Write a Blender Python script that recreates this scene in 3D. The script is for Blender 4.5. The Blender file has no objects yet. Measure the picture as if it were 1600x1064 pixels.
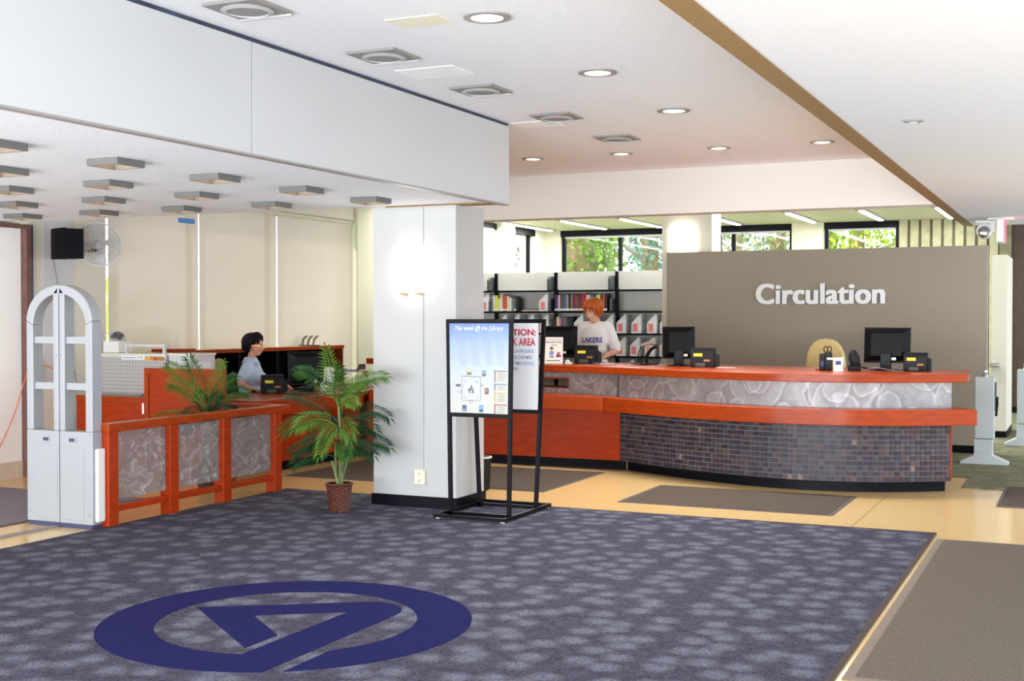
import bpy, bmesh, math, random
from mathutils import Matrix, Vector, Euler
from mathutils.bvhtree import BVHTree
random.seed(7)
S = bpy.context.scene
COL = S.collection
R = math.radians
PI = math.pi

def c(r, g, b):
    def l(v):
        v /= 255.0
        return v/12.92 if v <= .04045 else ((v+.055)/1.055)**2.4
    return (l(r), l(g), l(b), 1.0)

# ------------------------------------------------------------------ camera
cam_d = bpy.data.cameras.new('camera')
cam_d.sensor_width = 36.0
cam_d.lens = 36.0*1950/1600
cam_d.clip_end = 300
cam = bpy.data.objects.new('camera', cam_d)
COL.objects.link(cam)
cam.location = (0, 0, 1.52)
cam.rotation_euler = (R(90-1.028), 0, R(24.775))
S.camera = cam
# ------------------------------------------------------------------ sky and sun
W = bpy.data.worlds.new('sky'); S.world = W
W.use_nodes = True
bg = W.node_tree.nodes['Background']
bg.inputs['Color'].default_value = (.86, .93, 1.0, 1)
bg.inputs['Strength'].default_value = 1.9
sd = bpy.data.lights.new('sun', 'SUN'); sd.energy = 3.0; sd.angle = R(3); sd.color = (1, .95, .85)
sun = bpy.data.objects.new('sun', sd); COL.objects.link(sun)
sun.rotation_euler = Vector((1.0, .55, -1.1)).to_track_quat('-Z', 'Y').to_euler()

def area_light(name, loc, direction, sx, sy, energy, color=(1, 1, 1), parent=None):
    d = bpy.data.lights.new(name, 'AREA'); d.shape = 'RECTANGLE'; d.size = sx; d.size_y = sy
    d.energy = energy; d.color = color
    o = bpy.data.objects.new(name, d); COL.objects.link(o)
    o.location = loc; o.rotation_euler = Vector(direction).to_track_quat('-Z', 'Z').to_euler()
    if parent: o.parent = parent
    return o
# unseen low fill added behind the camera, aimed up to brighten the ceilings
area_light('ceiling_bounce_fill', (-3.6, -3.4, .30), (0, .80, .60), 11.5, 2.0, 1000, (.90, .95, 1))
S.view_settings.view_transform = 'Standard'
S.view_settings.look = 'None'
S.view_settings.exposure = 0.75
S.view_settings.gamma = 1.0
S.view_settings.use_curve_mapping = False

# ------------------------------------------------------------------ materials
MATS = {}
def mat(name, col=(.5, .5, .5, 1), rough=.5, metal=0.0, spec=.5, var=None, bump=None, emit=None, trans=0, alpha=1, coat=0, stretch=None):
    m = bpy.data.materials.new(name); m.use_nodes = True
    nt = m.node_tree; n = nt.nodes; b = n['Principled BSDF']
    b.inputs['Base Color'].default_value = col
    b.inputs['Roughness'].default_value = rough
    b.inputs['Metallic'].default_value = metal
    b.inputs['Specular IOR Level'].default_value = spec
    b.inputs['Transmission Weight'].default_value = trans
    b.inputs['Alpha'].default_value = alpha
    b.inputs['Coat Weight'].default_value = coat
    b.inputs['Coat Roughness'].default_value = .15
    if emit:
        b.inputs['Emission Color'].default_value = emit[0]
        b.inputs['Emission Strength'].default_value = emit[1]
    tc = None
    def coords():
        nonlocal tc
        if tc is None:
            t = n.new('ShaderNodeTexCoord'); mp = n.new('ShaderNodeMapping')
            mp.inputs['Scale'].default_value = stretch or (1, 1, 1)
            nt.links.new(t.outputs['Object'], mp.inputs['Vector']); tc = mp.outputs['Vector']
        return tc
    if var:
        sc, am = var[0], var[1]
        nz = n.new('ShaderNodeTexNoise'); nz.inputs['Scale'].default_value = sc
        nz.inputs['Detail'].default_value = 4
        nt.links.new(coords(), nz.inputs['Vector'])
        cr = n.new('ShaderNodeValToRGB')
        cr.color_ramp.elements[0].position = .3; cr.color_ramp.elements[1].position = .7
        lo = [max(0, x*(1-am)) for x in col[:3]]+[1]; hi = [min(1, x*(1+am)) for x in col[:3]]+[1]
        cr.color_ramp.elements[0].color = lo; cr.color_ramp.elements[1].color = hi
        nt.links.new(nz.outputs['Fac'], cr.inputs['Fac']); nt.links.new(cr.outputs['Color'], b.inputs['Base Color'])
    if bump:
        nz = n.new('ShaderNodeTexNoise'); nz.inputs['Scale'].default_value = bump[0]
        nz.inputs['Detail'].default_value = 3
        nt.links.new(coords(), nz.inputs['Vector'])
        bp = n.new('ShaderNodeBump'); bp.inputs['Strength'].default_value = bump[1]; bp.inputs['Distance'].default_value = .01
        nt.links.new(nz.outputs['Fac'], bp.inputs['Height']); nt.links.new(bp.outputs['Normal'], b.inputs['Normal'])
    MATS[name] = m
    return m
M = MATS
mat('white_paint', c(190, 190, 189), .6, bump=(180, .05))
mat('white_panel', c(200, 201, 203), .35)
mat('cream_wall', c(224, 219, 205), .7)
mat('beam_paint', c(228, 224, 217), .7, bump=(150, .05))
mat('olive_cream', c(212, 209, 184), .7)
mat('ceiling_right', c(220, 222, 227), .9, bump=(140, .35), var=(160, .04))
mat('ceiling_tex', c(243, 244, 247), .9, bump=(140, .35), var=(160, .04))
mat('ceiling_patch', c(255, 255, 255), .9, bump=(140, .2))
mat('ceiling_patch_yellow', c(240, 236, 212), .8)
mat('brown_trim', c(140, 112, 72), .7, var=(40, .15))
mat('blue_gap', c(52, 62, 84), .6, var=(6, .4))
mat('black_base', c(10, 11, 20), .4, 0, .12)
mat('taupe', c(164, 152, 136), .85, bump=(120, .25), var=(90, .05))
mat('wood', c(164, 53, 10), .35, 0, .2, var=(9, .16), stretch=(1, 1, 5), coat=.08)
mat('wood_edge', c(160, 60, 15), .3, 0, .15, var=(7, .16), stretch=(1, 1, 6), coat=.12)
mat('wood_dark', c(140, 62, 26), .4, var=(12, .2))
mat('brown_steel', c(112, 78, 70), .6, var=(14, .2))
mat('dark_wood_wall', c(66, 48, 38), .5, var=(14, .25), stretch=(4, 4, .5))
mat('black_metal', c(9, 9, 16), .4, 0, .12)
mat('black_plastic', c(10, 10, 13), .35, 0, .15)
mat('charcoal_plastic', c(34, 33, 35), .45, 0, .15)
mat('dark_grey_steel', c(74, 78, 78), .5)
mat('light_grey_steel', c(206, 206, 208), .5)
mat('shelf_back', c(216, 214, 207), .6)
mat('gate_grey', c(160, 163, 168), .4)
mat('gate_dark', c(62, 66, 100), .4)
mat('pedestal_grey', c(190, 198, 200), .4)
mat('fixture_grey', c(104, 102, 100), .6)
mat('vent_grey', c(146, 142, 138), .6)
mat('vent_ring', c(192, 190, 188), .5)
mat('steel_trim', c(158, 152, 150), .4)
mat('chrome', c(200, 200, 205), .15, metal=1)
mat('white_plastic', c(235, 234, 230), .35)
mat('off_white', c(222, 220, 205), .5)
mat('letter_white', c(252, 252, 252), .5)
mat('paper', c(240, 240, 242), .7)
mat('file_white', c(232, 234, 240), .5)
mat('pink_label', c(236, 130, 140), .6, var=(160, .2))
mat('red_dot', c(150, 28, 48), .5)
mat('yellow_sticker', c(240, 222, 40), .5)
mat('orange_sticker', c(240, 165, 50), .6)
mat('red_sticker', c(205, 75, 30), .6)
mat('tan_sticker', c(180, 120, 60), .6)
mat('sign_red', c(214, 30, 70), .6)
mat('sign_blue', c(120, 150, 195), .6)
mat('blue_tape', c(60, 140, 215), .5)
mat('navy_ink', c(60, 64, 140), .7)
mat('grey_ink', c(120, 120, 130), .7)
mat('dark_ink', c(45, 45, 55), .7)
mat('skin', c(226, 160, 134), .5, var=(20, .05))
mat('skin_man', c(232, 172, 146), .5, var=(25, .06))
mat('lip', c(190, 96, 88), .4)
mat('eye_white', c(225, 222, 218), .3)
mat('iris', c(52, 42, 40), .3)
mat('hair_dark', c(24, 14, 20), .5, 0, .2, var=(60, .3))
mat('hair_red', c(188, 92, 24), .42, var=(50, .28), stretch=(1, 1, .25))
mat('shirt_blue', c(204, 226, 255), .8, var=(12, .05))
mat('tshirt', c(253, 251, 251), .85)
mat('denim', c(66, 92, 140), .85, var=(60, .2))
mat('trouser_dark', c(44, 46, 60), .85)
mat('shoe', c(30, 26, 26), .5)
mat('gold', c(220, 190, 110), .25, metal=1)
mat('chair_beige', c(226, 204, 140), .8, bump=(200, .15))
mat('chair_tan', c(176, 148, 104), .8, bump=(200, .15))
mat('leaf_green', c(52, 92, 36), .5, 0, .2, var=(7, .35))
mat('leaf_light', c(88, 122, 46), .5, 0, .2, var=(7, .3))
mat('leaf_dark', c(30, 62, 34), .5, 0, .2, var=(7, .3))
mat('stem_green', c(110, 128, 76), .6)
mat('basket', c(84, 44, 32), .35, var=(60, .4))
mat('soil', c(84, 74, 40), .9, bump=(60, .8))
mat('outlet_cream', c(232, 222, 196), .4)
mat('orange_cord', c(226, 110, 66), .5)
mat('grey_cord', c(130, 125, 125), .5)
mat('clock_dark', c(60, 56, 60), .4)
mat('concrete', c(176, 172, 140), .85, var=(8, .15))
mat('concrete_dark', c(128, 124, 98), .9, var=(8, .15))
mat('stone_base', c(214, 196, 176), .7, var=(12, .06))
mat('door_white', c(254, 253, 250), .5)
mat('bark', c(150, 130, 96), .9, var=(9, .3))
mat('ivy', c(120, 160, 40), .6, var=(3, .4))
mat('ivy_blue', c(120, 160, 140), .6, var=(3, .3))
mat('tree_leaf', c(150, 170, 120), .6, var=(2, .3))
mat('tree_yellow', c(170, 196, 50), .6, var=(3, .4))
mat('twig', c(170, 158, 150), .8)
mat('lawn', c(96, 126, 60), .9, var=(1.5, .3))
mat('mat_brown', c(92, 82, 74), .95, 0, .1, bump=(260, .6), var=(150, .22))
mat('mat_brown_border', c(92, 82, 80), .95)
mat('runner_grey', c(110, 100, 91), .95, 0, .1, bump=(220, .7), var=(120, .28), stretch=(1, .45, 1))
mat('runner_border', c(128, 114, 100), .8)
mat('carpet_edge', c(52, 36, 36), .6)
mat('emblem', c(34, 34, 80), .95, 0, .05, var=(90, .3), bump=(240, .5))
mat('joint_line', c(140, 112, 70), .8)
mat('track', c(140, 134, 128), .5)
mat('lamp_warm', c(255, 235, 200), .5, emit=((1, .86, .62, 1), 5))
mat('lamp_white', c(255, 250, 235), .5, emit=((1, .95, .84, 1), 3.2))
mat('lamp_amber', c(240, 200, 140), .5, emit=((1, .66, .30, 1), 2.6))
mat('fluoro', c(255, 255, 255), .5, emit=((.92, .94, 1, 1), 7))
mat('reflector', c(220, 205, 170), .25, metal=.5)
mat('exit_red', c(230, 40, 60), .5, emit=((1, .1, .15, 1), 1.2))
mat('dome_clear', c(230, 230, 235), .08, trans=.9)
for i, (nm, col) in enumerate([('plum', (150, 110, 130)), ('steel', (100, 135, 170)), ('amber', (245, 165, 60)), ('brick', (165, 90, 90)),
        ('sky', (120, 160, 215)), ('foliage', (120, 125, 80)), ('slate', (90, 95, 120)), ('stone', (150, 140, 135)), ('cream', (196, 193, 182))]):
    mat('print_'+nm, c(*col), .7, var=(70, .35) if nm in ('foliage', 'slate', 'stone', 'sky') else None)

def nodes_mat(name):
    m = bpy.data.materials.new(name); m.use_nodes = True; MATS[name] = m
    nt = m.node_tree
    def N(t, **kw):
        x = nt.nodes.new(t)
        for k, v in kw.items():
            if k in x.inputs.keys() if hasattr(x.inputs, 'keys') else False: x.inputs[k].default_value = v
            else: setattr(x, k, v)
        return x
    return m, nt, nt.nodes['Principled BSDF'], N, nt.links.new

def ramp(nt, stops):
    r = nt.nodes.new('ShaderNodeValToRGB'); e = r.color_ramp.elements
    while len(e) < len(stops): e.new(.5)
    for k, (p, col) in zip(e, stops): k.position = p; k.color = col
    return r

def carpet_material(name, dark, mid, light, scale, lo, hi):
    m, nt, b, N, L = nodes_mat(name)
    tc = N('ShaderNodeTexCoord')
    nz = N('ShaderNodeTexNoise', Scale=30.0, Detail=2.0); L(tc.outputs['Object'], nz.inputs['Vector'])
    mx = N('ShaderNodeVectorMath', operation='MULTIPLY_ADD')
    L(nz.outputs['Color'], mx.inputs[0]); mx.inputs[1].default_value = (.05, .05, 0); L(tc.outputs['Object'], mx.inputs[2])
    v = N('ShaderNodeTexVoronoi', Scale=scale, Randomness=.85); v.voronoi_dimensions = '2D'
    L(mx.outputs[0], v.inputs['Vector'])
    r1 = ramp(nt, [(lo, light), (hi, mid)]); L(v.outputs['Distance'], r1.inputs['Fac'])
    n2 = N('ShaderNodeTexNoise', Scale=140.0, Detail=3.0); L(tc.outputs['Object'], n2.inputs['Vector'])
    r2 = ramp(nt, [(.36, (.45, .45, .45, 1)), (.62, (1.25, 1.25, 1.25, 1))]); L(n2.outputs['Fac'], r2.inputs['Fac'])
    n3 = N('ShaderNodeTexNoise', Scale=17.0, Detail=3.0); L(tc.outputs['Object'], n3.inputs['Vector'])
    r3 = ramp(nt, [(.4, dark), (.62, mid)]); L(n3.outputs['Fac'], r3.inputs['Fac'])
    m1 = N('ShaderNodeMix', data_type='RGBA'); m1.inputs[0].default_value = .5
    L(r1.outputs['Color'], m1.inputs[6]); L(r3.outputs['Color'], m1.inputs[7])
    m2 = N('ShaderNodeMix', data_type='RGBA', blend_type='MULTIPLY'); m2.inputs[0].default_value = 1
    L(m1.outputs[2], m2.inputs[6]); L(r2.outputs['Color'], m2.inputs[7])
    L(m2.outputs[2], b.inputs['Base Color'])
    b.inputs['Roughness'].default_value = .95; b.inputs['Specular IOR Level'].default_value = .1
    bp = N('ShaderNodeBump', Strength=.5, Distance=.008); L(n2.outputs['Fac'], bp.inputs['Height']); L(bp.outputs['Normal'], b.inputs['Normal'])
carpet_material('carpet_blue', c(56, 54, 68), c(78, 77, 92), c(132, 134, 150), 5.2, .16, .46)
carpet_material('carpet_green', c(92, 92, 74), c(124, 124, 98), c(152, 150, 120), 4.0, .2, .45)

def terrazzo():
    m, nt, b, N, L = nodes_mat('terrazzo')
    tc = N('ShaderNodeTexCoord')
    v = N('ShaderNodeTexVoronoi', Scale=140.0); L(tc.outputs['Object'], v.inputs['Vector'])
    r = ramp(nt, [(0, c(216, 180, 120)), (.5, c(226, 192, 132)), (1, c(234, 204, 146))])
    sp = N('ShaderNodeSeparateColor'); L(v.outputs['Color'], sp.inputs[0]); L(sp.outputs[0], r.inputs['Fac'])
    L(r.outputs['Color'], b.inputs['Base Color']); b.inputs['Roughness'].default_value = .16
terrazzo()

def aluminium():
    m, nt, b, N, L = nodes_mat('swirled_aluminium')
    tc = N('ShaderNodeTexCoord')
    nz = N('ShaderNodeTexNoise', Scale=3.0, Detail=2.0); L(tc.outputs['Object'], nz.inputs['Vector'])
    mx = N('ShaderNodeVectorMath', operation='MULTIPLY_ADD'); L(nz.outputs['Color'], mx.inputs[0])
    mx.inputs[1].default_value = (.16, .16, .16); L(tc.outputs['Object'], mx.inputs[2])
    def swirl(scale, freq):
        v = N('ShaderNodeTexVoronoi', Scale=scale); L(mx.outputs[0], v.inputs['Vector'])
        ml = N('ShaderNodeMath', operation='MULTIPLY'); L(v.outputs['Distance'], ml.inputs[0]); ml.inputs[1].default_value = freq
        fr = N('ShaderNodeMath', operation='FRACT'); L(ml.outputs[0], fr.inputs[0])
        r_ = ramp(nt, [(0, c(138, 137, 138)), (.35, c(154, 153, 154)), (.8, c(164, 163, 164)), (.93, c(204, 203, 204)), (1, c(138, 137, 138))]); L(fr.outputs[0], r_.inputs['Fac'])
        return r_, fr
    ra, sn = swirl(3.4, 2.4)
    rb, _ = swirl(2.3, 3.1)
    r = N('ShaderNodeMix', data_type='RGBA'); r.inputs[0].default_value = .5
    L(ra.outputs['Color'], r.inputs[6]); L(rb.outputs['Color'], r.inputs[7])
    n2 = N('ShaderNodeTexNoise', Scale=22.0, Detail=5.0); L(mx.outputs[0], n2.inputs['Vector'])
    r2 = ramp(nt, [(.3, (.9, .9, .91, 1)), (.7, (1.15, 1.15, 1.15, 1))]); L(n2.outputs['Fac'], r2.inputs['Fac'])
    m2 = N('ShaderNodeMix', data_type='RGBA', blend_type='MULTIPLY'); m2.inputs[0].default_value = 1
    L(r.outputs[2], m2.inputs[6]); L(r2.outputs['Color'], m2.inputs[7]); L(m2.outputs[2], b.inputs['Base Color'])
    b.inputs['Metallic'].default_value = .35; b.inputs['Roughness'].default_value = .5
    bp = N('ShaderNodeBump', Strength=.10, Distance=.01); L(sn.outputs[0], bp.inputs['Height']); L(bp.outputs['Normal'], b.inputs['Normal'])
aluminium()

def frosted():
    m, nt, b, N, L = nodes_mat('frosted_glass')
    tc = N('ShaderNodeTexCoord')
    nz = N('ShaderNodeTexNoise', Scale=6.0, Detail=6.0, Roughness=.62, Distortion=2.5); L(tc.outputs['Object'], nz.inputs['Vector'])
    r = ramp(nt, [(.0, (.0, .0, .0, 1)), (.42, (.06, .06, .06, 1)), (.455, (.75, .75, .75, 1)), (.47, (.1, .1, .1, 1)), (.60, (.10, .10, .10, 1)), (.80, (.6, .6, .6, 1))])
    L(nz.outputs['Fac'], r.inputs['Fac'])
    gl = N('ShaderNodeBsdfPrincipled'); gl.inputs['Base Color'].default_value = c(214, 212, 212); gl.inputs['Roughness'].default_value = .35
    tr = N('ShaderNodeBsdfRefraction'); tr.inputs['IOR'].default_value = 1.08; tr.inputs['Roughness'].default_value = .28
    tr.inputs['Color'].default_value = c(225, 222, 220)
    mp = N('ShaderNodeMapRange'); mp.inputs[3].default_value = .34; mp.inputs[4].default_value = .95
    L(r.outputs['Color'], mp.inputs[0])
    mix = N('ShaderNodeMixShader'); L(mp.outputs[0], mix.inputs[0]); L(tr.outputs[0], mix.inputs[1]); L(gl.outputs[0], mix.inputs[2])
    rc = ramp(nt, [(0, c(158, 152, 150)), (.6, c(226, 226, 228))]); L(r.outputs['Color'], rc.inputs['Fac']); L(rc.outputs['Color'], gl.inputs['Base Color'])
    L(mix.outputs[0], nt.nodes['Material Output'].inputs['Surface'])
frosted()

def clear_glass():
    m, nt, b, N, L = nodes_mat('window_glass')
    tr = N('ShaderNodeBsdfTransparent'); gl = N('ShaderNodeBsdfGlossy'); gl.inputs['Roughness'].default_value = .02
    mix = N('ShaderNodeMixShader'); mix.inputs[0].default_value = .025
    L(tr.outputs[0], mix.inputs[1]); L(gl.outputs[0], mix.inputs[2]); L(mix.outputs[0], nt.nodes['Material Output'].inputs['Surface'])
clear_glass()

def blind_fabric():
    m, nt, b, N, L = nodes_mat('blind_fabric')
    df = N('ShaderNodeBsdfDiffuse'); df.inputs['Color'].default_value = c(232, 222, 208)
    tl = N('ShaderNodeBsdfTranslucent'); tl.inputs['Color'].default_value = c(226, 218, 206)
    tr = N('ShaderNodeBsdfTransparent')
    m1 = N('ShaderNodeMixShader'); m1.inputs[0].default_value = .15; L(df.outputs[0], m1.inputs[1]); L(tl.outputs[0], m1.inputs[2])
    m2 = N('ShaderNodeMixShader'); m2.inputs[0].default_value = .16; L(m1.outputs[0], m2.inputs[1]); L(tr.outputs[0], m2.inputs[2])
    L(m2.outputs[0], nt.nodes['Material Output'].inputs['Surface'])
blind_fabric()

def pegboard():
    m, nt, b, N, L = nodes_mat('pegboard')
    tc = N('ShaderNodeTexCoord'); sp = N('ShaderNodeSeparateXYZ'); L(tc.outputs['Object'], sp.inputs[0])
    cb = N('ShaderNodeCombineXYZ'); L(sp.outputs[0], cb.inputs[0]); L(sp.outputs[2], cb.inputs[1])
    v = N('ShaderNodeTexVoronoi', Scale=26.0, Randomness=0.0); v.voronoi_dimensions = '2D'; L(cb.outputs[0], v.inputs['Vector'])
    r = ramp(nt, [(.16, c(138, 132, 128)), (.24, c(186, 182, 178))]); L(v.outputs['Distance'], r.inputs['Fac'])
    L(r.outputs['Color'], b.inputs['Base Color']); b.inputs['Roughness'].default_value = .7
pegboard()

def poster_gradient():
    m, nt, b, N, L = nodes_mat('poster_gradient')
    tc = N('ShaderNodeTexCoord'); sp = N('ShaderNodeSeparateXYZ'); L(tc.outputs['Object'], sp.inputs[0])
    mr = N('ShaderNodeMapRange'); mr.inputs[1].default_value = .79; mr.inputs[2].default_value = 1.49; L(sp.outputs[2], mr.inputs[0])
    r = ramp(nt, [(0, c(190, 187, 176)), (.42, c(176, 184, 196)), (.75, c(140, 162, 200)), (.90, c(104, 134, 186)), (1, c(76, 108, 172))])
    L(mr.outputs[0], r.inputs['Fac']); L(r.outputs['Color'], b.inputs['Base Color']); b.inputs['Roughness'].default_value = .3
poster_gradient()

# ------------------------------------------------------------------ mesh helpers
class MB:
    def __init__(s): s.v = []; s.f = []
    def add(s, vs, fs):
        k = len(s.v); s.v += [tuple(p) for p in vs]; s.f += [tuple(i+k for i in q) for q in fs]; return k
    def tf(s, Mx, k=0):
        for i in range(k, len(s.v)): s.v[i] = tuple(Mx @ Vector(s.v[i]))
        return s
    def box(s, x0, x1, y0, y1, z0, z1, Mx=None):
        k = s.add([(x, y, z) for z in (z0, z1) for x, y in ((x0, y0), (x1, y0), (x1, y1), (x0, y1))],
                  [(3, 2, 1, 0), (4, 5, 6, 7), (0, 1, 5, 4), (1, 2, 6, 5), (2, 3, 7, 6), (3, 0, 4, 7)])
        if Mx: s.tf(Mx, k)
        return s
    def prism(s, poly, z0, z1):
        n = len(poly)
        s.add([(x, y, z0) for x, y in poly]+[(x, y, z1) for x, y in poly],
              [tuple(reversed(range(n))), tuple(range(n, 2*n))]+[(i, (i+1) % n, n+(i+1) % n, n+i) for i in range(n)])
        return s
    def extr_y(s, poly, y0, y1):          # poly in (x, z)
        n = len(poly)
        s.add([(x, y0, z) for x, z in poly]+[(x, y1, z) for x, z in poly],
              [tuple(range(n)), tuple(reversed(range(n, 2*n)))]+[(i, n+i, n+(i+1) % n, (i+1) % n) for i in range(n)])
        return s
    def extr_x(s, poly, x0, x1):          # poly in (y, z)
        n = len(poly)
        s.add([(x0, y, z) for y, z in poly]+[(x1, y, z) for y, z in poly],
              [tuple(reversed(range(n))), tuple(range(n, 2*n))]+[(i, (i+1) % n, n+(i+1) % n, n+i) for i in range(n)])
        return s
    def tube(s, pts, r, n=8, caps=True):
        pts = [Vector(p) for p in pts]; m = len(pts)
        rs = r if isinstance(r, (list, tuple)) else [r]*m
        vs = []; up = Vector((0, 0, 1))
        for i, p in enumerate(pts):
            t = (pts[min(i+1, m-1)]-pts[max(i-1, 0)]).normalized()
            a = t.cross(up)
            if a.length < .05: a = t.cross(Vector((0, 1, 0)))
            a.normalize(); b_ = a.cross(t)
            for j in range(n):
                an = 2*PI*j/n; vs.append(p+(a*math.cos(an)+b_*math.sin(an))*rs[i])
        fs = [(i*n+j, i*n+(j+1) % n, (i+1)*n+(j+1) % n, (i+1)*n+j) for i in range(m-1) for j in range(n)]
        if caps: fs += [tuple(reversed(range(n))), tuple(range((m-1)*n, m*n))]
        s.add(vs, fs); return s
    def lathe(s, prof, n=24, cx=0, cy=0, Mx=None, close=False):
        vs = [(cx+r*math.cos(2*PI*j/n), cy+r*math.sin(2*PI*j/n), z) for r, z in prof for j in range(n)]
        m = len(prof)
        fs = [(i*n+j, i*n+(j+1) % n, (i+1)*n+(j+1) % n, (i+1)*n+j) for i in range(m-1) for j in range(n)]
        if close: fs += [((m-1)*n+j, (m-1)*n+(j+1) % n, (j+1) % n, j) for j in range(n)]
        else: fs += [tuple(reversed(range(n))), tuple(range((m-1)*n, m*n))]
        k = s.add(vs, fs)
        if Mx: s.tf(Mx, k)
        return s
    def ell(s, ctr, rad, nu=14, nv=9, Mx=None):
        vs = [(0, 0, -1)]
        for i in range(1, nv):
            t = PI*i/nv-PI/2
            vs += [(math.cos(t)*math.cos(2*PI*j/nu), math.cos(t)*math.sin(2*PI*j/nu), math.sin(t)) for j in range(nu)]
        vs.append((0, 0, 1)); e = len(vs)-1
        fs = [(0, 1+(j+1) % nu, 1+j) for j in range(nu)]
        fs += [(1+i*nu+j, 1+i*nu+(j+1) % nu, 1+(i+1)*nu+(j+1) % nu, 1+(i+1)*nu+j) for i in range(nv-2) for j in range(nu)]
        fs += [(e, 1+(nv-2)*nu+j, 1+(nv-2)*nu+(j+1) % nu) for j in range(nu)]
        k = s.add([(x*rad[0], y*rad[1], z*rad[2]) for x, y, z in vs], fs)
        T = Matrix.Translation(ctr)
        s.tf(T @ Mx if Mx else T, k); return s
    def capsule(s, a, b_, ra, rb, n=12):
        a = Vector(a); b_ = Vector(b_); d = (b_-a).normalized(); pts = []; rs = []
        for q in (-1, -.86, -.5, 0): pts.append(a+d*ra*q); rs.append(max(.0006, ra*math.sqrt(max(0, 1-q*q))))
        for q in (0, .5, .86, 1): pts.append(b_+d*rb*q); rs.append(max(.0006, rb*math.sqrt(max(0, 1-q*q))))
        s.tube(pts, rs, n); return s
    def mesh(s, name):
        me = bpy.data.meshes.new(name); me.from_pydata(s.v, [], s.f); me.update()
        bm = bmesh.new(); bm.from_mesh(me); bmesh.ops.recalc_face_normals(bm, faces=bm.faces); bm.to_mesh(me); bm.free()
        return me
    def build(s, name, m, parent=None, smooth=False, bevel=0, loc=None):
        return link(name, s.mesh(name), m, parent, smooth, bevel, loc)

def link(name, me, m, parent=None, smooth=False, bevel=0, loc=None):
    if m is not None and len(me.materials) == 0: me.materials.append(M[m] if isinstance(m, str) else m)
    if smooth:
        for p in me.polygons: p.use_smooth = True
        me.set_sharp_from_angle(angle=R(38))
    o = bpy.data.objects.new(name, me); COL.objects.link(o)
    if parent: o.parent = parent
    if loc: o.location = loc
    if bevel:
        b = o.modifiers.new('bevel', 'BEVEL'); b.width = bevel; b.segments = 2; b.limit_method = 'ANGLE'; b.angle_limit = R(40)
    return o

def thing(name, label, cat, loc=(0, 0, 0), rz=0, group=None, kind=None):
    o = bpy.data.objects.new(name, None); COL.objects.link(o); o.empty_display_size = .1
    o.location = loc; o.rotation_euler = (0, 0, rz)
    return tag(o, label, cat, group, kind)
def tag(o, label, cat, group=None, kind=None):
    o['label'] = label; o['category'] = cat
    if group: o['group'] = group
    if kind: o['kind'] = kind
    return o
def struct(o, label, cat): return tag(o, label, cat, None, 'structure')
def dup(root, loc, rz=None, label=None, group=None):
    r = root.copy(); COL.objects.link(r); r.location = loc
    if rz is not None: r.rotation_euler = (0, 0, rz)
    if label: r['label'] = label
    if group: r['group'] = group
    for ch in list(root.children):
        k = ch.copy(); COL.objects.link(k); k.parent = r
        for g in list(ch.children):
            d = g.copy(); COL.objects.link(d); d.parent = k
    return r

def text_mesh(body, width, height, extrude=.0008, bold=0.0, shear=0.0, spacing=1.0):
    cu = bpy.data.curves.new('text', 'FONT'); cu.body = body; cu.extrude = 0; cu.offset = bold; cu.shear = shear
    cu.space_character = spacing; cu.resolution_u = 4; cu.size = 1
    o = bpy.data.objects.new('text_tmp', cu); COL.objects.link(o)
    dg = bpy.context.evaluated_depsgraph_get(); dg.update()
    me = bpy.data.meshes.new_from_object(o.evaluated_get(dg))
    bpy.data.objects.remove(o); bpy.data.curves.remove(cu)
    me.materials.clear()
    xs = [v.co.x for v in me.vertices]; ys = [v.co.y for v in me.vertices]
    x0, x1, y0, y1 = min(xs), max(xs), min(ys), max(ys)
    for v in me.vertices:
        v.co.x = (v.co.x-x0)/(x1-x0)*width; v.co.y = (v.co.y-y0)/(y1-y0)*height; v.co.z = 0
    if extrude:
        bm = bmesh.new(); bm.from_mesh(me)
        g = bmesh.ops.extrude_face_region(bm, geom=bm.faces[:])
        for v in [q for q in g['geom'] if isinstance(q, bmesh.types.BMVert)]: v.co.z += extrude
        bmesh.ops.recalc_face_normals(bm, faces=bm.faces); bm.to_mesh(me); bm.free()
    return me
def text_on_xz(name, body, x0, z0, width, height, y, m, parent=None, **kw):   # reads towards -Y
    me = text_mesh(body, width, height, **kw)
    for v in me.vertices: v.co = Vector((x0+v.co.x, y-v.co.z, z0+v.co.y))
    return link(name, me, m, parent)

def remesh(mb, voxel=.008, smooth=4):
    me = mb.mesh('tmp'); o = bpy.data.objects.new('remesh_tmp', me); COL.objects.link(o)
    r = o.modifiers.new('r', 'REMESH'); r.mode = 'VOXEL'; r.voxel_size = voxel; r.use_smooth_shade = True
    if smooth:
        q = o.modifiers.new('s', 'SMOOTH'); q.factor = .5; q.iterations = smooth
    dg = bpy.context.evaluated_depsgraph_get(); dg.update()
    out = bpy.data.meshes.new_from_object(o.evaluated_get(dg))
    bpy.data.objects.remove(o); bpy.data.meshes.remove(me)
    out.materials.clear()
    return out

def catmull(P, n=8):
    out = []
    Q = [P[0]]+list(P)+[P[-1]]
    for i in range(1, len(Q)-2):
        p0, p1, p2, p3 = [Vector(q) for q in Q[i-1:i+3]]
        for k in range(n):
            t = k/n
            out.append(.5*((2*p1)+(p2-p0)*t+(2*p0-5*p1+4*p2-p3)*t*t+(3*p1-p0-3*p2+p3)*t**3))
    out.append(Vector(P[-1])); return out

# ================================================================== STRUCTURE
XL = -9.23            # inner face of the window wall on the left
ZU = 3.04             # upper ceiling
ZS = 2.42             # low ceiling over the entrance
ZR = 2.58             # low ceiling on the right and underside of the beam
ZB = 3.14             # ceiling of the room behind
YB = 21.5             # back window wall

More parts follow.
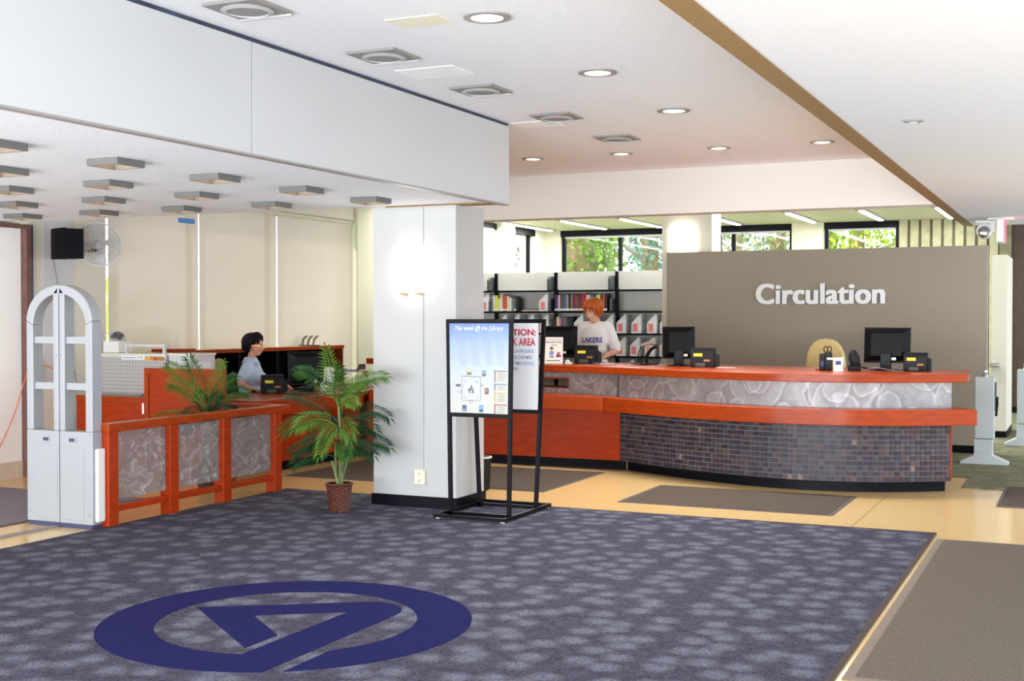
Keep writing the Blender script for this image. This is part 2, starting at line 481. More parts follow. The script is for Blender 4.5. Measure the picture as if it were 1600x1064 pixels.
fl = MB().box(-9.6, 2.2, -1.2, 22.0, -.2, 0).build('floor', 'terrazzo')
struct(fl, 'polished tan terrazzo floor of the lobby', 'floor')
for x0, x1, y0, y1 in ((-1.556, -1.548, 9.1, 11.2), (-9.2, -6.5, 8.2, 8.208), (-9.2, -7.4, 9.2, 9.208)):
    MB().box(x0, x1, y0, y1, 0, .0008).build('joint', 'joint_line', fl)
gc = MB().prism([(-1.02, 11.78), (2.2, 11.78), (2.2, 22), (-9.2, 22), (-9.2, 13.9), (-4.6, 12.95), (-1.02, 12.55)], .0005, .008).build('floor', 'carpet_green')
struct(gc, 'green grey patterned carpet of the reading room behind the counter', 'floor')

# main carpet with its emblem
cp = MB().box(-6.42, -.985, -1.2, 9.17, .0005, .010).build('carpet', 'carpet_blue')
tag(cp, 'large blue grey spotted lobby carpet with navy ring emblem', 'carpet')
e = MB()
for x0, x1, y0, y1 in ((-6.45, -6.42, -1.2, 9.2), (-.985, -.955, -1.2, 9.2), (-6.42, -.985, 9.17, 9.2)): e.box(x0, x1, y0, y1, .0005, .011)
e.build('edging', 'carpet_edge', cp)
em = MB(); ex, ey, ro, ri = -3.62, 5.17, .92, .645
n = 96; vs = []; fs = []
for i in range(n+1):
    t = i/n
    ao = R(-56.3+t*(298.2+56.3)); ai = R(-37.8+t*(312.4+37.8))
    for zz in (.010, .0125):
        vs += [(ex+ro*math.cos(ao), ey+ro*math.sin(ao), zz), (ex+ri*math.cos(ai), ey+ri*math.sin(ai), zz)]
for i in range(n):
    a = i*4; b_ = a+4
    fs += [(a+2, b_+2, b_+3, a+3), (a, b_, b_+2, a+2), (a+1, a+3, b_+3, b_+1)]
fs += [(0, 1, 3, 2), (n*4, n*4+2, n*4+3, n*4+1)]
em.add(vs, fs); em.build('emblem_ring', 'emblem', cp)
em = MB().prism([(-4.209, 5.201), (-3.426, 5.704), (-3.32, 5.70), (-3.235, 5.64), (-3.195, 5.56), (-3.185, 5.48), (-3.185, 4.62), (-3.44, 4.50),
                 (-3.44, 5.437), (-3.84, 5.184), (-3.49, 4.902), (-3.493, 4.651)], .010, .0121)
em.build('emblem_letter', 'emblem', cp)

# ceilings
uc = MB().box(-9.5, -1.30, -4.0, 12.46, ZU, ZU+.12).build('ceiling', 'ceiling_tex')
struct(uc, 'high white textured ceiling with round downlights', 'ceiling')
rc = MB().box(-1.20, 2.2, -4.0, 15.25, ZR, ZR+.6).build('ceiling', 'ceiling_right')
struct(rc, 'lower white textured ceiling along the right side', 'ceiling')
t = MB().box(-1.305, -1.20, -4.0, 15.25, ZR-.004, ZR+.6).build('trim_1', 'brown_trim')
struct(t, 'brown edge strip along the lower right ceiling', 'trim')
bc = MB().box(-9.5, 2.2, 12.46, 22.0, ZB, ZB+.12).build('ceiling', 'olive_cream')
struct(bc, 'pale ceiling with fluorescent strips over the back room', 'ceiling')
bm_ = MB().box(-6.75, -1.305, 12.2, 12.45, ZR, ZU-.001).build('beam', 'beam_paint')
struct(bm_, 'wide cream beam crossing above the circulation desk', 'beam')
# low ceiling over the entrance with its fascia panels
sc_ = MB().box(XL, -4.135, -4.0, 8.70, ZS, ZS+.10).box(XL, -4.2, 8.60, 8.70, ZS+.1, ZU-.02).build('ceiling', 'ceiling_tex')
struct(sc_, 'low white ceiling over the entrance with square lights', 'ceiling')
fa = thing('wall_soffit', 'tall smooth white fascia panels edging the low entrance ceiling', 'fascia', (-4.135, 0, 0), 0, None, 'structure')
for y0, y1 in ((-4.0, 1.9), (1.906, 5.555), (5.563, 8.86)):
    MB().box(0, .022, y0, y1, ZS-.012, ZU-.026).build('panel', 'white_panel', fa, bevel=.003)
MB().box(-.015, .010, -4.0, 8.86, ZU-.026, ZU).build('shadow_gap', 'blue_gap', fa)
MB().box(-.03, .026, -4.0, 8.86, ZS-.022, ZS-.012).build('bottom_trim', 'steel_trim', fa)
MB().box(-1.0, 0, 8.84, 8.86, ZS-.012, ZU-.002).build('end_panel', 'white_panel', fa)
MB().box(-1.0, 0, 8.70, 8.84, ZS-.012, ZS+.01).build('end_soffit', 'brown_trim', fa)

# column with skirting, conduit
co = thing('column', 'square white column with black base standing behind the sign stand', 'column', (-4.88, 8.97, 0), 0, None, 'structure')
MB().box(-.385, .37, -.25, .25, 0, ZS-.005).build('shaft', 'white_paint', co, bevel=.004)
k = MB()
k.box(-.397, .382, -.262, -.25, 0, .10); k.box(-.397, .382, .25, .262, 0, .10); k.box(-.397, -.385, -.25, .25, 0, .10); k.box(.37, .382, -.25, .25, 0, .10)
k.build('baseboard', 'black_base', co)
MB().box(.063, .083, -.262, -.25, .31, ZS-.006).build('conduit', 'white_paint', co)
ou = thing('wall_outlet', 'cream double socket box low on the white column', 'outlet', (-4.823, 8.72, .195))
MB().box(-.047, .047, -.03, 0, 0, .118).build('plate', 'outlet_cream', ou, bevel=.004)
for zz in (.032, .086):
    s_ = MB().lathe([(.017, 0), (.017, .004)], 14, Mx=Matrix.Translation((0, -.03, zz)) @ Matrix.Rotation(PI/2, 4, 'X')).build('socket', 'off_white', ou)
    MB().box(-.008, -.005, -.0355, -.034, zz-.006, zz+.008).box(.005, .008, -.0355, -.034, zz-.006, zz+.008).build('slot', 'dark_ink', s_)

def sconce(label, loc, w=.32, h=.31, d=.10):
    t = thing('wall_sconce', label, 'lamp', loc, 0, 'glowing wall sconces')
    n = 10
    poly = [(-w/2, 0)]+[(-w/2+w*i/n, -d*(.35+.65*math.sin(PI*i/n))) for i in range(n+1)]+[(w/2, 0)]
    MB().prism(poly, 0, h).build('shade', 'lamp_white', t, smooth=True)
    MB().box(-.1, -.05, -.06, -.0, -.018, -.004).box(.05, .1, -.06, 0, -.018, -.004).build('bracket', 'brown_trim', t)
    return t
sconce('bright white glowing wall sconce on the near column', (-4.885, 8.72, 1.725))
# second column behind the taupe wall
c2 = thing('column', 'white column rising behind the left end of the taupe sign wall', 'column', (-4.62, 15.45, 0), 0, None, 'structure')
MB().box(-.32, .33, -.18, .25, 0, ZB).build('shaft', 'cream_wall', c2, bevel=.004)
sconce('white glowing sconce on the column behind the taupe sign wall', (-4.66, 15.27, 2.33), .34, .34)

# left window wall
def wl(name, boxes, m, label, cat='wall', parent=None):
    k = MB()
    for b_ in boxes: k.box(*b_)
    o = k.build(name, m, parent)
    if parent is None: struct(o, label, cat)
    return o
wl('wall_left', [(XL-.3, XL, -4.0, 8.84, .16, ZU)], 'door_white', 'bright white wall at the far left beside the brown door frame')
wl('baseboard_left', [(XL-.3, XL+.01, -4.0, 8.84, 0, .16)], 'stone_base', 'beige stone skirting under the white wall at the far left', 'baseboard')
df = thing('door_1', 'tall narrow brown steel door frame at the far left', 'door frame', (XL, 8.9, 0), 0, None, 'structure')
MB().box(-.05, .07, -.055, .005, 0, ZS-.01).build('jamb', 'brown_steel', df)
MB().box(-.05, .05, .005, .045, 0, ZS-.01).build('jamb', 'gate_dark', df)
MB().box(-.05, .07, -2.2, -.055, ZS-.05, ZS-.01).build('head', 'brown_steel', df)
wl('wall_left', [(XL-.3, XL, 8.945, 9.12, 0, ZU)], 'cream_wall', 'narrow white wall strip right of the brown door frame')
wl('wall_left', [(XL-.3, XL, 9.12, 9.97, 0, ZU)], 'cream_wall', 'pale wall strip behind the wall speaker and fan')
MB().box(XL, XL+.006, 9.12, 9.52, .9, 2.95).build('access_panel', 'light_grey_steel', bpy.data.objects['wall_left.002'])
wl('wall_left', [(XL-.3, XL, 9.97, 14.68, 0, .5), (XL-.3, XL+.06, 9.97, 14.68, 2.86, ZU)], 'cream_wall', 'low sill wall and header around the row of blinds')
wl('wall_left', [(XL-.3, XL+.10, 14.72, 15.30, 0, ZU), (XL-.3, XL, 15.30, 18.3, 0, ZB), (XL-.3, XL, 12.47, 15.3, ZU, ZB)], 'olive_cream', 'cream pier and wall right of the long row of blinds')
wl('wall_left', [(XL-.3, XL+.12, 19.34, 19.88, 0, ZB)], 'olive_cream', 'cream pier between the two far windows of the left wall')
wl('wall_left', [(XL-.3, XL, 20.98, YB, 0, ZB), (XL-.3, XL, 18.3, 20.98, 0, .6)], 'cream_wall', 'cream corner wall where the left wall meets the back windows')

def window_yz(name, label, y0, y1, z0, z1, mull, header=None):
    t = thing(name, label, 'window', (XL-.12, 0, 0), 0, None, 'structure')
    k = MB(); w = .045
    k.box(-.03, .03, y0, y1, z0, z0+w); k.box(-.03, .03, y0, y1, z1-w, z1)
    for y in [y0+w/2]+mull+[y1-w/2]: k.box(-.03, .03, y-w/2, y+w/2, z0+w, z1-w)
    k.build('window_frame', 'black_metal', t)
    ed = [y0]+mull+[y1]
    for a, b_ in zip(ed, ed[1:]): MB().box(-.004, .004, a+w/2, b_-w/2, z0+w, z1-w).build('pane', 'window_glass', t)
    if header: MB().box(-.03, .14, y0, y1, z1-header, z1+.01).build('header', 'black_metal', t)
window_yz('window_1', 'long glazed wall behind the row of beige roller blinds', 9.97, 14.70, .5, 2.86, [11.43, 12.94])
window_yz('window_2', 'window with a blind at the far end of the left wall', 18.3, 19.34, .6, ZB-.02, [], .09)
window_yz('window_3', 'open narrow window left of the back corner', 19.88, 20.98, .6, ZB-.02, [], .10)

def blind(y0, y1, zt, label):
    t = thing('roller_blind', label, 'blind', (XL+.02, (y0+y1)/2, 0), 0, 'beige roller blinds on the left wall')
    h = (y1-y0)/2
    MB().box(-.002, .002, -h, h, .56, zt).build('fabric', 'blind_fabric', t)
    MB().box(-.012, .012, -h, h, .53, .56).build('bottom_bar', 'off_white', t)
    MB().tube([(0, -h, zt+.0), (0, h, zt+.0)], .022, 10).build('roller', 'off_white', t)
blind(9.985, 11.42, 2.83, 'beige roller blind behind the grey cabinets with ferns showing through')
blind(11.442, 12.928, 2.83, 'beige roller blind directly behind the seated woman')
blind(12.952, 14.685, 2.83, 'beige roller blind at the right end of the long row')
blind(18.32, 19.2, ZB-.12, 'far beige roller blind just right of the near column')
tp = MB().box(XL+.0221, XL+.0245, 11.08, 11.36, 2.585, 2.64).build('tape_strip', 'blue_tape')

# back window wall
wl('wall_back', [(XL-.3, -1.35, YB, YB+.25, 0, 1.4), (XL-.3, -8.92, YB, YB+.25, 1.4, ZB), (-4.62, -4.08, YB-.06, YB+.25, 1.4, ZB), (-6.6, -5.95, YB-.02, YB+.25, 1.4, ZB)],
   'olive_cream', 'cream back wall with piers between the high windows')
def window_xz(name, label, x0, x1, mull):
    t = thing(name, label, 'window', (0, YB+.1, 0), 0, None, 'structure'); z0, z1, w = 1.4, ZB-.0, .06
    k = MB(); k.box(x0, x1, -.04, .04, z0, z0+w)
    for x in [x0+w/2]+mull+[x1-w/2]: k.box(x-w/2, x+w/2, -.04, .04, z0+w, z1)
    k.build('window_frame', 'black_metal', t)
    MB().box(x0, x1, -.12, .05, z1-.11, z1).build('header', 'black_metal', t)
    MB().box(x0+w, x1-w, -.05, -.045, z1-.145, z1-.11).build('blind_edge', 'light_grey_steel', t)
    ed = [x0]+mull+[x1]
    for a, b_ in zip(ed, ed[1:]): MB().box(a+w/2, b_-w/2, -.004, .004, z0+w, z1-.11).build('pane', 'window_glass', t)
window_xz('window_4', 'back windows above the bookshelf looking onto ivy', -8.92, -6.6, [-7.78])
window_xz('window_5', 'back window between the white column and cream pier', -5.95, -4.62, [-5.67])
window_xz('window_6', 'back window left of the fluted concrete wall', -4.08, -2.86, [])
fw_ = thing('wall_concrete', 'fluted olive concrete wall above the taupe sign wall', 'wall', (0, YB, 0), 0, None, 'structure')
MB().box(-2.86, -1.30, 0, .25, 0, ZB).build('backing', 'concrete_dark', fw_)
for i in range(9):
    x = -2.86+i*.175
    MB().extr_y([(x+.012, 0), (x+.145, 0), (x+.145, ZB), (x+.012, ZB)], -.05, 0).build('rib', 'concrete', fw_, bevel=.012)
wl('wall_right', [(-1.30, 2.2, YB, YB+.2, .10, ZB)], 'dark_wood_wall', 'dark brown wooden wall seen at the far right')
wl('trim_2', [(-1.30, -1.12, YB-.05, YB, .0, ZB)], 'concrete_dark', 'grey green post beside the dark wooden wall', 'trim')
wl('baseboard_back', [(-1.30, 2.2, YB-.03, YB, 0, .10)], 'black_base', 'black skirting below the dark wooden wall', 'baseboard')

# taupe sign wall
tw = thing('wall_taupe', 'freestanding taupe wall carrying the white Circulation lettering', 'wall', (0, 14.83, 0), 0, None, 'structure')
MB().box(-4.74, -1.02, 0, .16, .09, 2.33).build('panel', 'taupe', tw, bevel=.004)
MB().box(-4.75, -1.01, -.012, .172, 0, .09).build('baseboard', 'black_base', tw)
tx = text_mesh('Circulation', 1.475, .235, extrude=.03, spacing=1.03)
lt = MB(); fs_ = [tuple(p.vertices) for p in tx.polygons]
for dx in (0, .009, .018, .027):
    for dz in (-.005, .005): lt.add([(-3.615+dx+v.co.x, -.008-v.co.z-dx*.05-dz*.08, 1.69+dz+v.co.y) for v in tx.vertices], fs_)
me = bpy.data.meshes.new('lettering'); me.from_pydata(lt.v, [], lt.f); link('lettering', me, 'letter_white', tw)
# white partition end at the right
wp = thing('wall_partition', 'narrow white partition end right of the taupe wall', 'partition', (-1.01, 16.95, 0), 0, None, 'structure')
MB().box(-.10, .08, -.04, 1.2, .09, 2.32).build('panel', 'cream_wall', wp)
MB().box(-.105, .085, -.05, 1.2, 0, .09).build('baseboard', 'black_base', wp)
MB().box(-.17, .0, -.16, -.04, .905, .915).tube([(-.16, -.15, .93), (-.0, -.15, .95)], .006, 6).build('bracket_shelf', 'dark_grey_steel', wp)

# outside ground
gr = MB().box(-40, 30, 22.0, 60, -.5, -.3).box(-40, -9.6, -4, 22, -.5, -.3).build('lawn', 'lawn')
struct(gr, 'grass outside the windows', 'ground')

# ================================================================== COUNTERS
def wb(mb, name, m, root, smooth=False, bevel=0):      # world coordinates -> local of an unrotated root
    mb.tf(Matrix.Translation(-Vector(root.location)))
    return mb.build(name, m, root, smooth, bevel)

TP = catmull([(-4.22, 11.72), (-3.70, 11.43), (-3.21, 11.21), (-2.70, 11.055), (-2.20, 11.0), (-1.65, 11.12), (-1.08, 11.44)], 12)
def offs(P, d, ext0=0.0, ext1=0.0):
    out = []
    for i, p in enumerate(P):
        t = (P[min(i+1, len(P)-1)]-P[max(i-1, 0)]).normalized()
        q = p+Vector((t.y, -t.x))*d
        if i == 0: q = q-t*ext0
        if i == len(P)-1: q = q+t*ext1
        out.append((q.x, q.y))
    return out
def ribbon(front, back, z0, z1): return MB().prism(list(front)+list(reversed(back)), z0, z1)

cd = thing('circulation_desk', 'curved cherry wood counter with mosaic tile front and swirled metal band', 'counter', (-2.65, 12.0, 0))
wb(ribbon(offs(TP, -.10), offs(TP, -.16), 0, .10), 'toe_kick', 'black_base', cd, True)
wb(ribbon(offs(TP, -.004), offs(TP, -.03), .10, .60), 'tile_backing', mat('grout', c(128, 126, 136), .8), cd, True)
wb(ribbon(offs(TP, .235, .0, .13), offs(TP, -.45, 0, .05), .605, .74), 'ledge', 'wood_edge', cd, True, .006)
wb(ribbon(offs(TP, .02), offs(TP, -.01), .74, .965), 'metal_band', 'swirled_aluminium', cd, True)
tf_ = offs(TP, .11, .0, .10)
wb(MB().prism(tf_+[(-.96, 12.0), (-1.0, 12.40), (-4.05, 12.72)], .965, 1.035), 'top', 'wood_edge', cd, True, .006)
pe = TP[-1]
wb(MB().prism([(pe.x+.012, pe.y-.012), (-1.145, 12.3), (-1.18, 12.3), (pe.x-.025, pe.y)], .10, .604), 'end_panel', 'wood', cd)
wb(MB().prism([(pe.x-.02, pe.y+.0), (-1.19, 12.3), (-1.22, 12.3), (pe.x-.05, pe.y)], .74, .965), 'end_panel', 'wood', cd)
wb(MB().prism([(-1.2, 12.28), (-1.2, 12.31), (-4.1, 12.60), (-4.1, 12.57)], 0, .96), 'back_panel', 'wood_dark', cd)
# mosaic tiles: resample the face by arc length
L_ = [0]
for a, b_ in zip(TP, TP[1:]): L_.append(L_[-1]+(b_-a).length)
def at_len(s):
    for i in range(len(TP)-1):
        if s <= L_[i+1] or i == len(TP)-2:
            u = (s-L_[i])/(L_[i+1]-L_[i]); p = TP[i].lerp(TP[i+1], u); t = (TP[i+1]-TP[i]).normalized(); return p, t
rows, pitch = 11, .5/11
ncol = int(L_[-1]/pitch)
tile_cols = [(78, 66, 74), (92, 76, 78), (86, 84, 92), (70, 64, 78), (104, 88, 86), (64, 58, 66), (150, 130, 116)]
tile_me = []
for i, q in enumerate(tile_cols):
    mat('tile_%d' % i, c(*[x*.86 for x in q]), .3, 0, .2, var=(30, .15))
    h = pitch/2-.0035
    k = MB().box(-h, h, -.006, .004, -h, h); me = k.mesh('tile'); me.materials.append(M['tile_%d' % i]); tile_me.append(me)
spots = []
for j in range(ncol):
    p, t = at_len((j+.5)*L_[-1]/ncol)
    for r in range(rows):
        spots.append((p.length, p, t, .10+(r+.5)*pitch))
spots.sort(key=lambda q: math.hypot(q[1].x, q[1].y))
rest = MB(); rest_m = []
for i, (d, p, t, z) in enumerate(spots):
    w_ = random.choices(range(7), [5, 5, 5, 5, 3, 4, .35])[0]
    Mx = Matrix.Translation((p.x-cd.location.x, p.y-cd.location.y, z)) @ Matrix.Rotation(math.atan2(t.y, t.x), 4, 'Z')
    if i < 300:
        o = bpy.data.objects.new('tile', tile_me[w_]); COL.objects.link(o); o.parent = cd; o.matrix_local = Mx
    else:
        k = len(rest.v); h = pitch/2-.0035; rest.box(-h, h, -.006, .004, -h, h, Mx); rest_m += [w_]*6
me = bpy.data.meshes.new('tiles'); me.from_pydata(rest.v, [], rest.f)
for i in range(7): me.materials.append(M['tile_%d' % i])
for p, i in zip(me.polygons, rest_m): p.material_index = i
o = link('mosaic_tiles', me, None, cd); o['kind'] = 'stuff'

sd_ = thing('service_counter', 'straight cherry wood counter joining the curved desk behind the column', 'counter', (-5.6, 12.0, 0))
wb(MB().box(-7.15, -5.12, 11.72, 11.75, .10, .60), 'front_panel', 'wood', sd_)
wb(MB().box(-5.115, -4.225, 11.72, 11.75, .10, .60), 'front_panel', 'wood', sd_)
wb(MB().box(-7.15, -4.2, 11.80, 11.84, 0, .10), 'toe_kick', 'black_base', sd_)
wb(MB().prism([(-7.10, 11.66), (-4.335, 11.50), (-4.2, 11.9), (-4.2, 12.2), (-7.10, 13.2)], .605, .74), 'ledge', 'wood_edge', sd_, False, .006)
A_ = Vector((-4.265, 11.625)); B_ = Vector((-7.95, 13.0)); dg_ = (B_-A_).normalized(); nn = Vector((dg_.y, -dg_.x))
if nn.y > 0: nn = -nn                              # towards the public side
def dq(s, o_): q = A_+dg_*s+nn*o_; return (q.x, q.y)
LL = (B_-A_).length
wb(MB().prism([dq(0, 0), dq(LL, 0), dq(LL, -.78), dq(.30, -.98)], .965, 1.035), 'top', 'wood_edge', sd_, False, .006)
def seg(s0, s1, z0, z1, o0=-.10, o1=-.13): return MB().prism([dq(s0, o0), dq(s1, o0), dq(s1, o1), dq(s0, o1)], z0, z1)
wb(seg(.03, .70, .74, .965), 'metal_band', 'swirled_aluminium', sd_)
k = seg(.70, 1.75, .74, .79); k2 = seg(.70, 1.75, .905, .965); k3 = seg(1.75, LL-.1, .74, .965)
for q in (k2, k3): k.add(q.v, q.f)
wb(k, 'metal_band', 'swirled_aluminium', sd_)
k = seg(.70, 1.75, .79, .80, -.09, -.35); k2 = seg(.70, 1.75, .885, .905, -.09, -.35); k3 = seg(.685, .70, .79, .905, -.09, -.35)
for q in (k2, k3): k.add(q.v, q.f)
wb(k, 'pass_through_frame', 'wood_dark', sd_)

wd = thing('work_desk', 'cherry wood work desk in front of the seated woman', 'desk', (-7.6, 11.3, 0))
wb(MB().prism([(-7.15, 9.72), (-7.15, 11.64), (-7.15, 12.85), (-8.14, 12.88), (-8.14, 10.22), (-7.62, 10.22), (-7.62, 9.72)], .69, .73), 'top', 'wood_edge', wd, False, .005)
wb(MB().box(-7.20, -7.15, 9.72, 11.64, .575, .69), 'apron', 'wood', wd)
wb(MB().box(-7.27, -7.24, 10.22, 11.70, .10, .69), 'front_panel', 'wood', wd)
wb(MB().box(-7.33, -7.30, 10.22, 11.72, 0, .10), 'toe_kick', 'black_base', wd)
wb(MB().box(-8.05, -7.33, 10.25, 10.28, 0, .69), 'side_panel', 'wood', wd)
wb(MB().box(-8.05, -7.35, 12.80, 12.83, 0, .69), 'side_panel', 'wood', wd)
# chest height wood screen left of the desk
ps = thing('wood_partition', 'stepped cherry wood screen behind the glass railing', 'partition', (-8.2, 9.42, 0))
wb(MB().box(-8.24, -7.30, 9.42, 9.46, 0, 1.04), 'tall_panel', 'wood', ps)
wb(MB().box(-8.24, -7.30, 9.408, 9.42, .985, 1.04).box(-8.24, -8.19, 9.408, 9.42, 0, .985), 'trim', 'wood_edge', ps)
wb(MB().box(-9.12, -8.245, 9.44, 9.47, 0, .755), 'gate_panel', 'wood', ps)
wb(MB().box(-9.12, -8.245, 9.43, 9.44, .70, .755).box(-8.30, -8.245, 9.43, 9.44, 0, .70), 'gate_trim', 'wood_edge', ps)
wb(MB().tube([(-8.245, 9.40, .60), (-8.245, 9.40, .70)], .012, 8), 'hinge', 'chrome', ps)
# hutch against the windows
hu = thing('hutch_shelf', 'long low wooden hutch with dark compartments under the blinds', 'hutch', (-9.03, 12.5, 0))
wb(MB().box(-9.18, -8.86, 10.95, 13.92, 1.13, 1.165), 'top', mat('hutch_top', c(232, 200, 140), .5), hu)
wb(MB().box(-8.86, -8.845, 10.95, 13.92, 1.125, 1.168), 'top_edge', 'wood_edge', hu)
wb(MB().box(-9.18, -8.86, 10.60, 10.945, 1.10, 1.185), 'raised_end', 'wood', hu)
wb(MB().box(-9.18, -9.17, 10.60, 13.92, .0, 1.13), 'back', 'black_base', hu)
for y in (10.95, 11.7, 12.44, 13.18, 13.89): wb(MB().box(-9.17, -8.86, y, y+.03, .0, 1.13), 'upright', 'wood_dark' if y > 13.5 else 'black_base', hu)
for z in (.74, .45, .05): wb(MB().box(-9.17, -8.87, 10.98, 13.89, z, z+.03), 'shelf', 'black_base', hu)

# ================================================================== RAILING, GATES, STAND
rl = thing('glass_railing', 'cherry wood railing with three frosted glass panels', 'railing', (-6.46, 7.0, 0))
PY = [0.0, .665, 1.32, 2.03]
for y in PY: MB().box(-.055, .045, y-.05, y+.05, 0, .70).build('post', 'wood', rl, bevel=.004)
MB().box(-.06, .055, -.06, 2.20, .70, .755).build('top_rail', 'wood_edge', rl, bevel=.004)
MB().box(-.62, -.06, 2.12, 2.20, .70, .755).build('return_rail', 'wood_edge', rl, bevel=.004)
MB().box(-.62, -.54, 2.12, 2.20, 0, .70).build('post', 'wood', rl, bevel=.004)
for a, b_ in zip(PY, PY[1:]):
    MB().box(-.045, .025, a+.05, b_-.05, .105, .15).build('lower_rail', 'wood', rl, bevel=.003)
    g = MB().box(-.012, .0, a+.054, b_-.054, .19, .685).build('glass_panel', 'frosted_glass', rl)
    MB().box(-.018, .006, a+.05, a+.06, .30, .33).box(-.018, .006, b_-.06, b_-.05, .30, .33).build('clip', 'wood_dark', g)

sg = thing('security_gate', 'pale grey arched book detection gate beside the railing', 'gate', (-6.79, 6.9, 0))
D0, D1 = -.05, .05
for s in (-1, 1):
    def P(pts): return [(s*x, z) for x, z in (pts if s > 0 else pts[::-1])]
    no = 12
    outer = [(.315*math.cos(R(90*i/no)), 1.50+.262*math.sin(R(90*i/no))) for i in range(no+1)]
    inner = [(.250*math.cos(R(90*i/no)), 1.47+.225*math.sin(R(90*i/no))) for i in range(no+1)]
    fr = MB().extr_y(P(outer+inner[::-1]), D0, D1)
    fr.extr_y(P([(.250, .70), (.315, .70), (.315, 1.5), (.250, 1.47)]), D0, D1)
    fr.extr_y(P([(.004, .70), (.055, .70), (.055, 1.70), (.004, 1.76)]), D0, D1)
    fr.build('half_frame', 'gate_grey', sg, bevel=.008)
    for z in (1.335, 1.0): MB().extr_y(P([(.05, z), (.255, z), (.255, z+.05), (.05, z+.05)]), D0+.02, D1-.02).build('crossbar', 'gate_grey', sg)
    lp = MB().extr_y(P([(.004, .03), (.315, .03), (.315, .70), (.004, .70)]), D0, D1).build('lower_panel', 'gate_grey', sg, bevel=.006)
    MB().extr_y(P([(.02, .06), (.235, .06), (.235, .59), (.02, .59)]), D0-.003, D0).build('cover_plate', 'gate_grey', lp, bevel=.002)
    dp = MB().extr_y(P([(.09, .615), (.165, .615), (.165, .665), (.09, .665)]), D0-.004, D0).build('display_bezel', 'gate_grey', lp)
    MB().extr_y(P([(.10, .625), (.15, .625), (.15, .65), (.10, .65)]), D0-.007, D0-.004).build('display', 'gate_dark', lp)
    for x, z in ((.02, 1.25), (.03, .75), (.29, 1.6), (.29, .1)):
        MB().ell((s*x, D0-.001, z), (.004, .003, .004), 6, 4).build('screw', 'dark_ink', lp)
MB().box(-.30, .31, -.052, .052, 0, .03).build('base_strip', 'gate_dark', sg)
MB().box(.315, .345, -.03, .05, .05, .58).build('side_box', 'white_plastic', sg, bevel=.01)
tr_ = MB().box(-6.84, -6.78, -1.2, 6.83, .0005, .012).build('floor_track', 'track')
tag(tr_, 'grey metal cable track on the floor leading to the arched gate', 'track')

def book_gate(loc, label):
    t = thing('gate_pedestal', label, 'pedestal', loc, 0, 'grey gate pedestals at the right')
    MB().extr_y([(-.235, 0), (.235, 0), (.235, .025), (.08, .095), (.08, .13), (-.10, .13), (-.10, .095), (-.235, .025)], -.10, .10).build('foot', 'pedestal_grey', t, bevel=.006)
    MB().box(-.10, .08, -.07, .07, .13, .26).build('lower_post', 'pedestal_grey', t, bevel=.004)
    MB().box(-.095, .095, -.075, .075, .265, .905).build('housing', 'pedestal_grey', t, bevel=.01)
    MB().box(.095, .11, -.05, .04, .55, .85).build('side_plate', 'dark_grey_steel', t)
    MB().tube([(.11, -.02, .50), (.12, -.02, .62), (.12, -.02, .70)], .012, 8).build('hinge_rod', 'black_metal', t)
    MB().lathe([(.035, 0), (.03, .02), (.018, .03), (.03, .045), (.028, .065), (.01, .075)], 14, Mx=Matrix.Translation((.0, 0, .905))).build('cap_knob', 'chrome', t, True)
    return t
book_gate((-.965, 13.80, .008), 'grey gate pedestal standing beside the right end of the taupe wall')
book_gate((-.66, 15.95, .008), 'grey gate pedestal partly cut off by the right picture edge')

# two sided sign stand
st = thing('sign_stand', 'black metal floor stand holding a blue poster and a white caution poster', 'sign stand', (-4.17, 8.70, .011), R(0))
def frame(y, lean, nm):
    bw, tw_ = .245, .265+lean
    def xx(z, s): return s*(bw+(tw_-bw)*z/1.50)
    k = MB()
    for s in (-1, 1):
        k.extr_y([(xx(0, s)-.014, 0), (xx(0, s)+.014, 0), (xx(1.5, s)+.014, 1.5), (xx(1.5, s)-.014, 1.5)], y-.014, y+.014)
    for z in (.775, 1.485): k.box(xx(z, -1), xx(z, 1), y-.012, y+.012, z-.016, z+.016)
    k.build('frame', 'black_metal', st)
frame(-.25, 0, 'front'); frame(.25, .05, 'back')
k = MB()
for y in (-.42, .42): k.box(-.30, .30, y-.014, y+.014, .01, .035)
for x in (-.285, .285): k.box(x-.014, x+.014, -.42, .42, .01, .035)
for y in (-.25, .25): k.box(-.30, .30, y-.014, y+.014, .01, .035)
k.build('base', 'black_metal', st)
for x in (-.27, .27):
    for y in (-.41, .41): MB().lathe([(.018, 0), (.018, .011)], 8, x, y).build('foot', 'light_grey_steel', st)
# blue poster
yf = -.262
po = MB().box(-.250, .250, yf, yf+.012, .79, 1.47).build('poster', 'poster_gradient', st)
text_on_xz('title', 'This week @ the Library', -.205, 1.405, .41, .048, yf-.0006, 'paper', po, extrude=.0004, shear=.35, bold=.004)
def pr_(name, x0, x1, z0, z1, m, parent=po, y=yf-.0006, t=.0005): return MB().box(x0, x1, y-t, y, z0, z1).build(name, m, parent)
for x0, x1 in ((-.145, .015),): 
    for a in ((x0, x1, 1.065, 1.070), (x0, x1, .885, .888), (x0, x0+.003, .885, 1.07), (x1-.003, x1, .885, 1.07)): pr_('plan_line', *a, 'grey_ink')
for a in ((-.175, -.145, .938, .957), (.015, .04, .995, 1.014), (-.082, -.052, .868, .885)):
    pr_('plan_box', *a, 'grey_ink'); pr_('plan_box', a[0]+.003, a[1]-.003, a[2]+.003, a[3]-.003, 'print_cream', y=yf-.0014)
pr_('plan_note', -.118, -.082, .992, 1.015, 'paper', y=yf-.0012)
for a in ((-.09, -.07, .955, .975), (-.075, -.045, .965, .978), (-.06, -.042, .94, .962), (-.085, -.07, .94, .952), (-.07, -.055, .978, 1.0)): pr_('plan_block', *a, 'grey_ink')
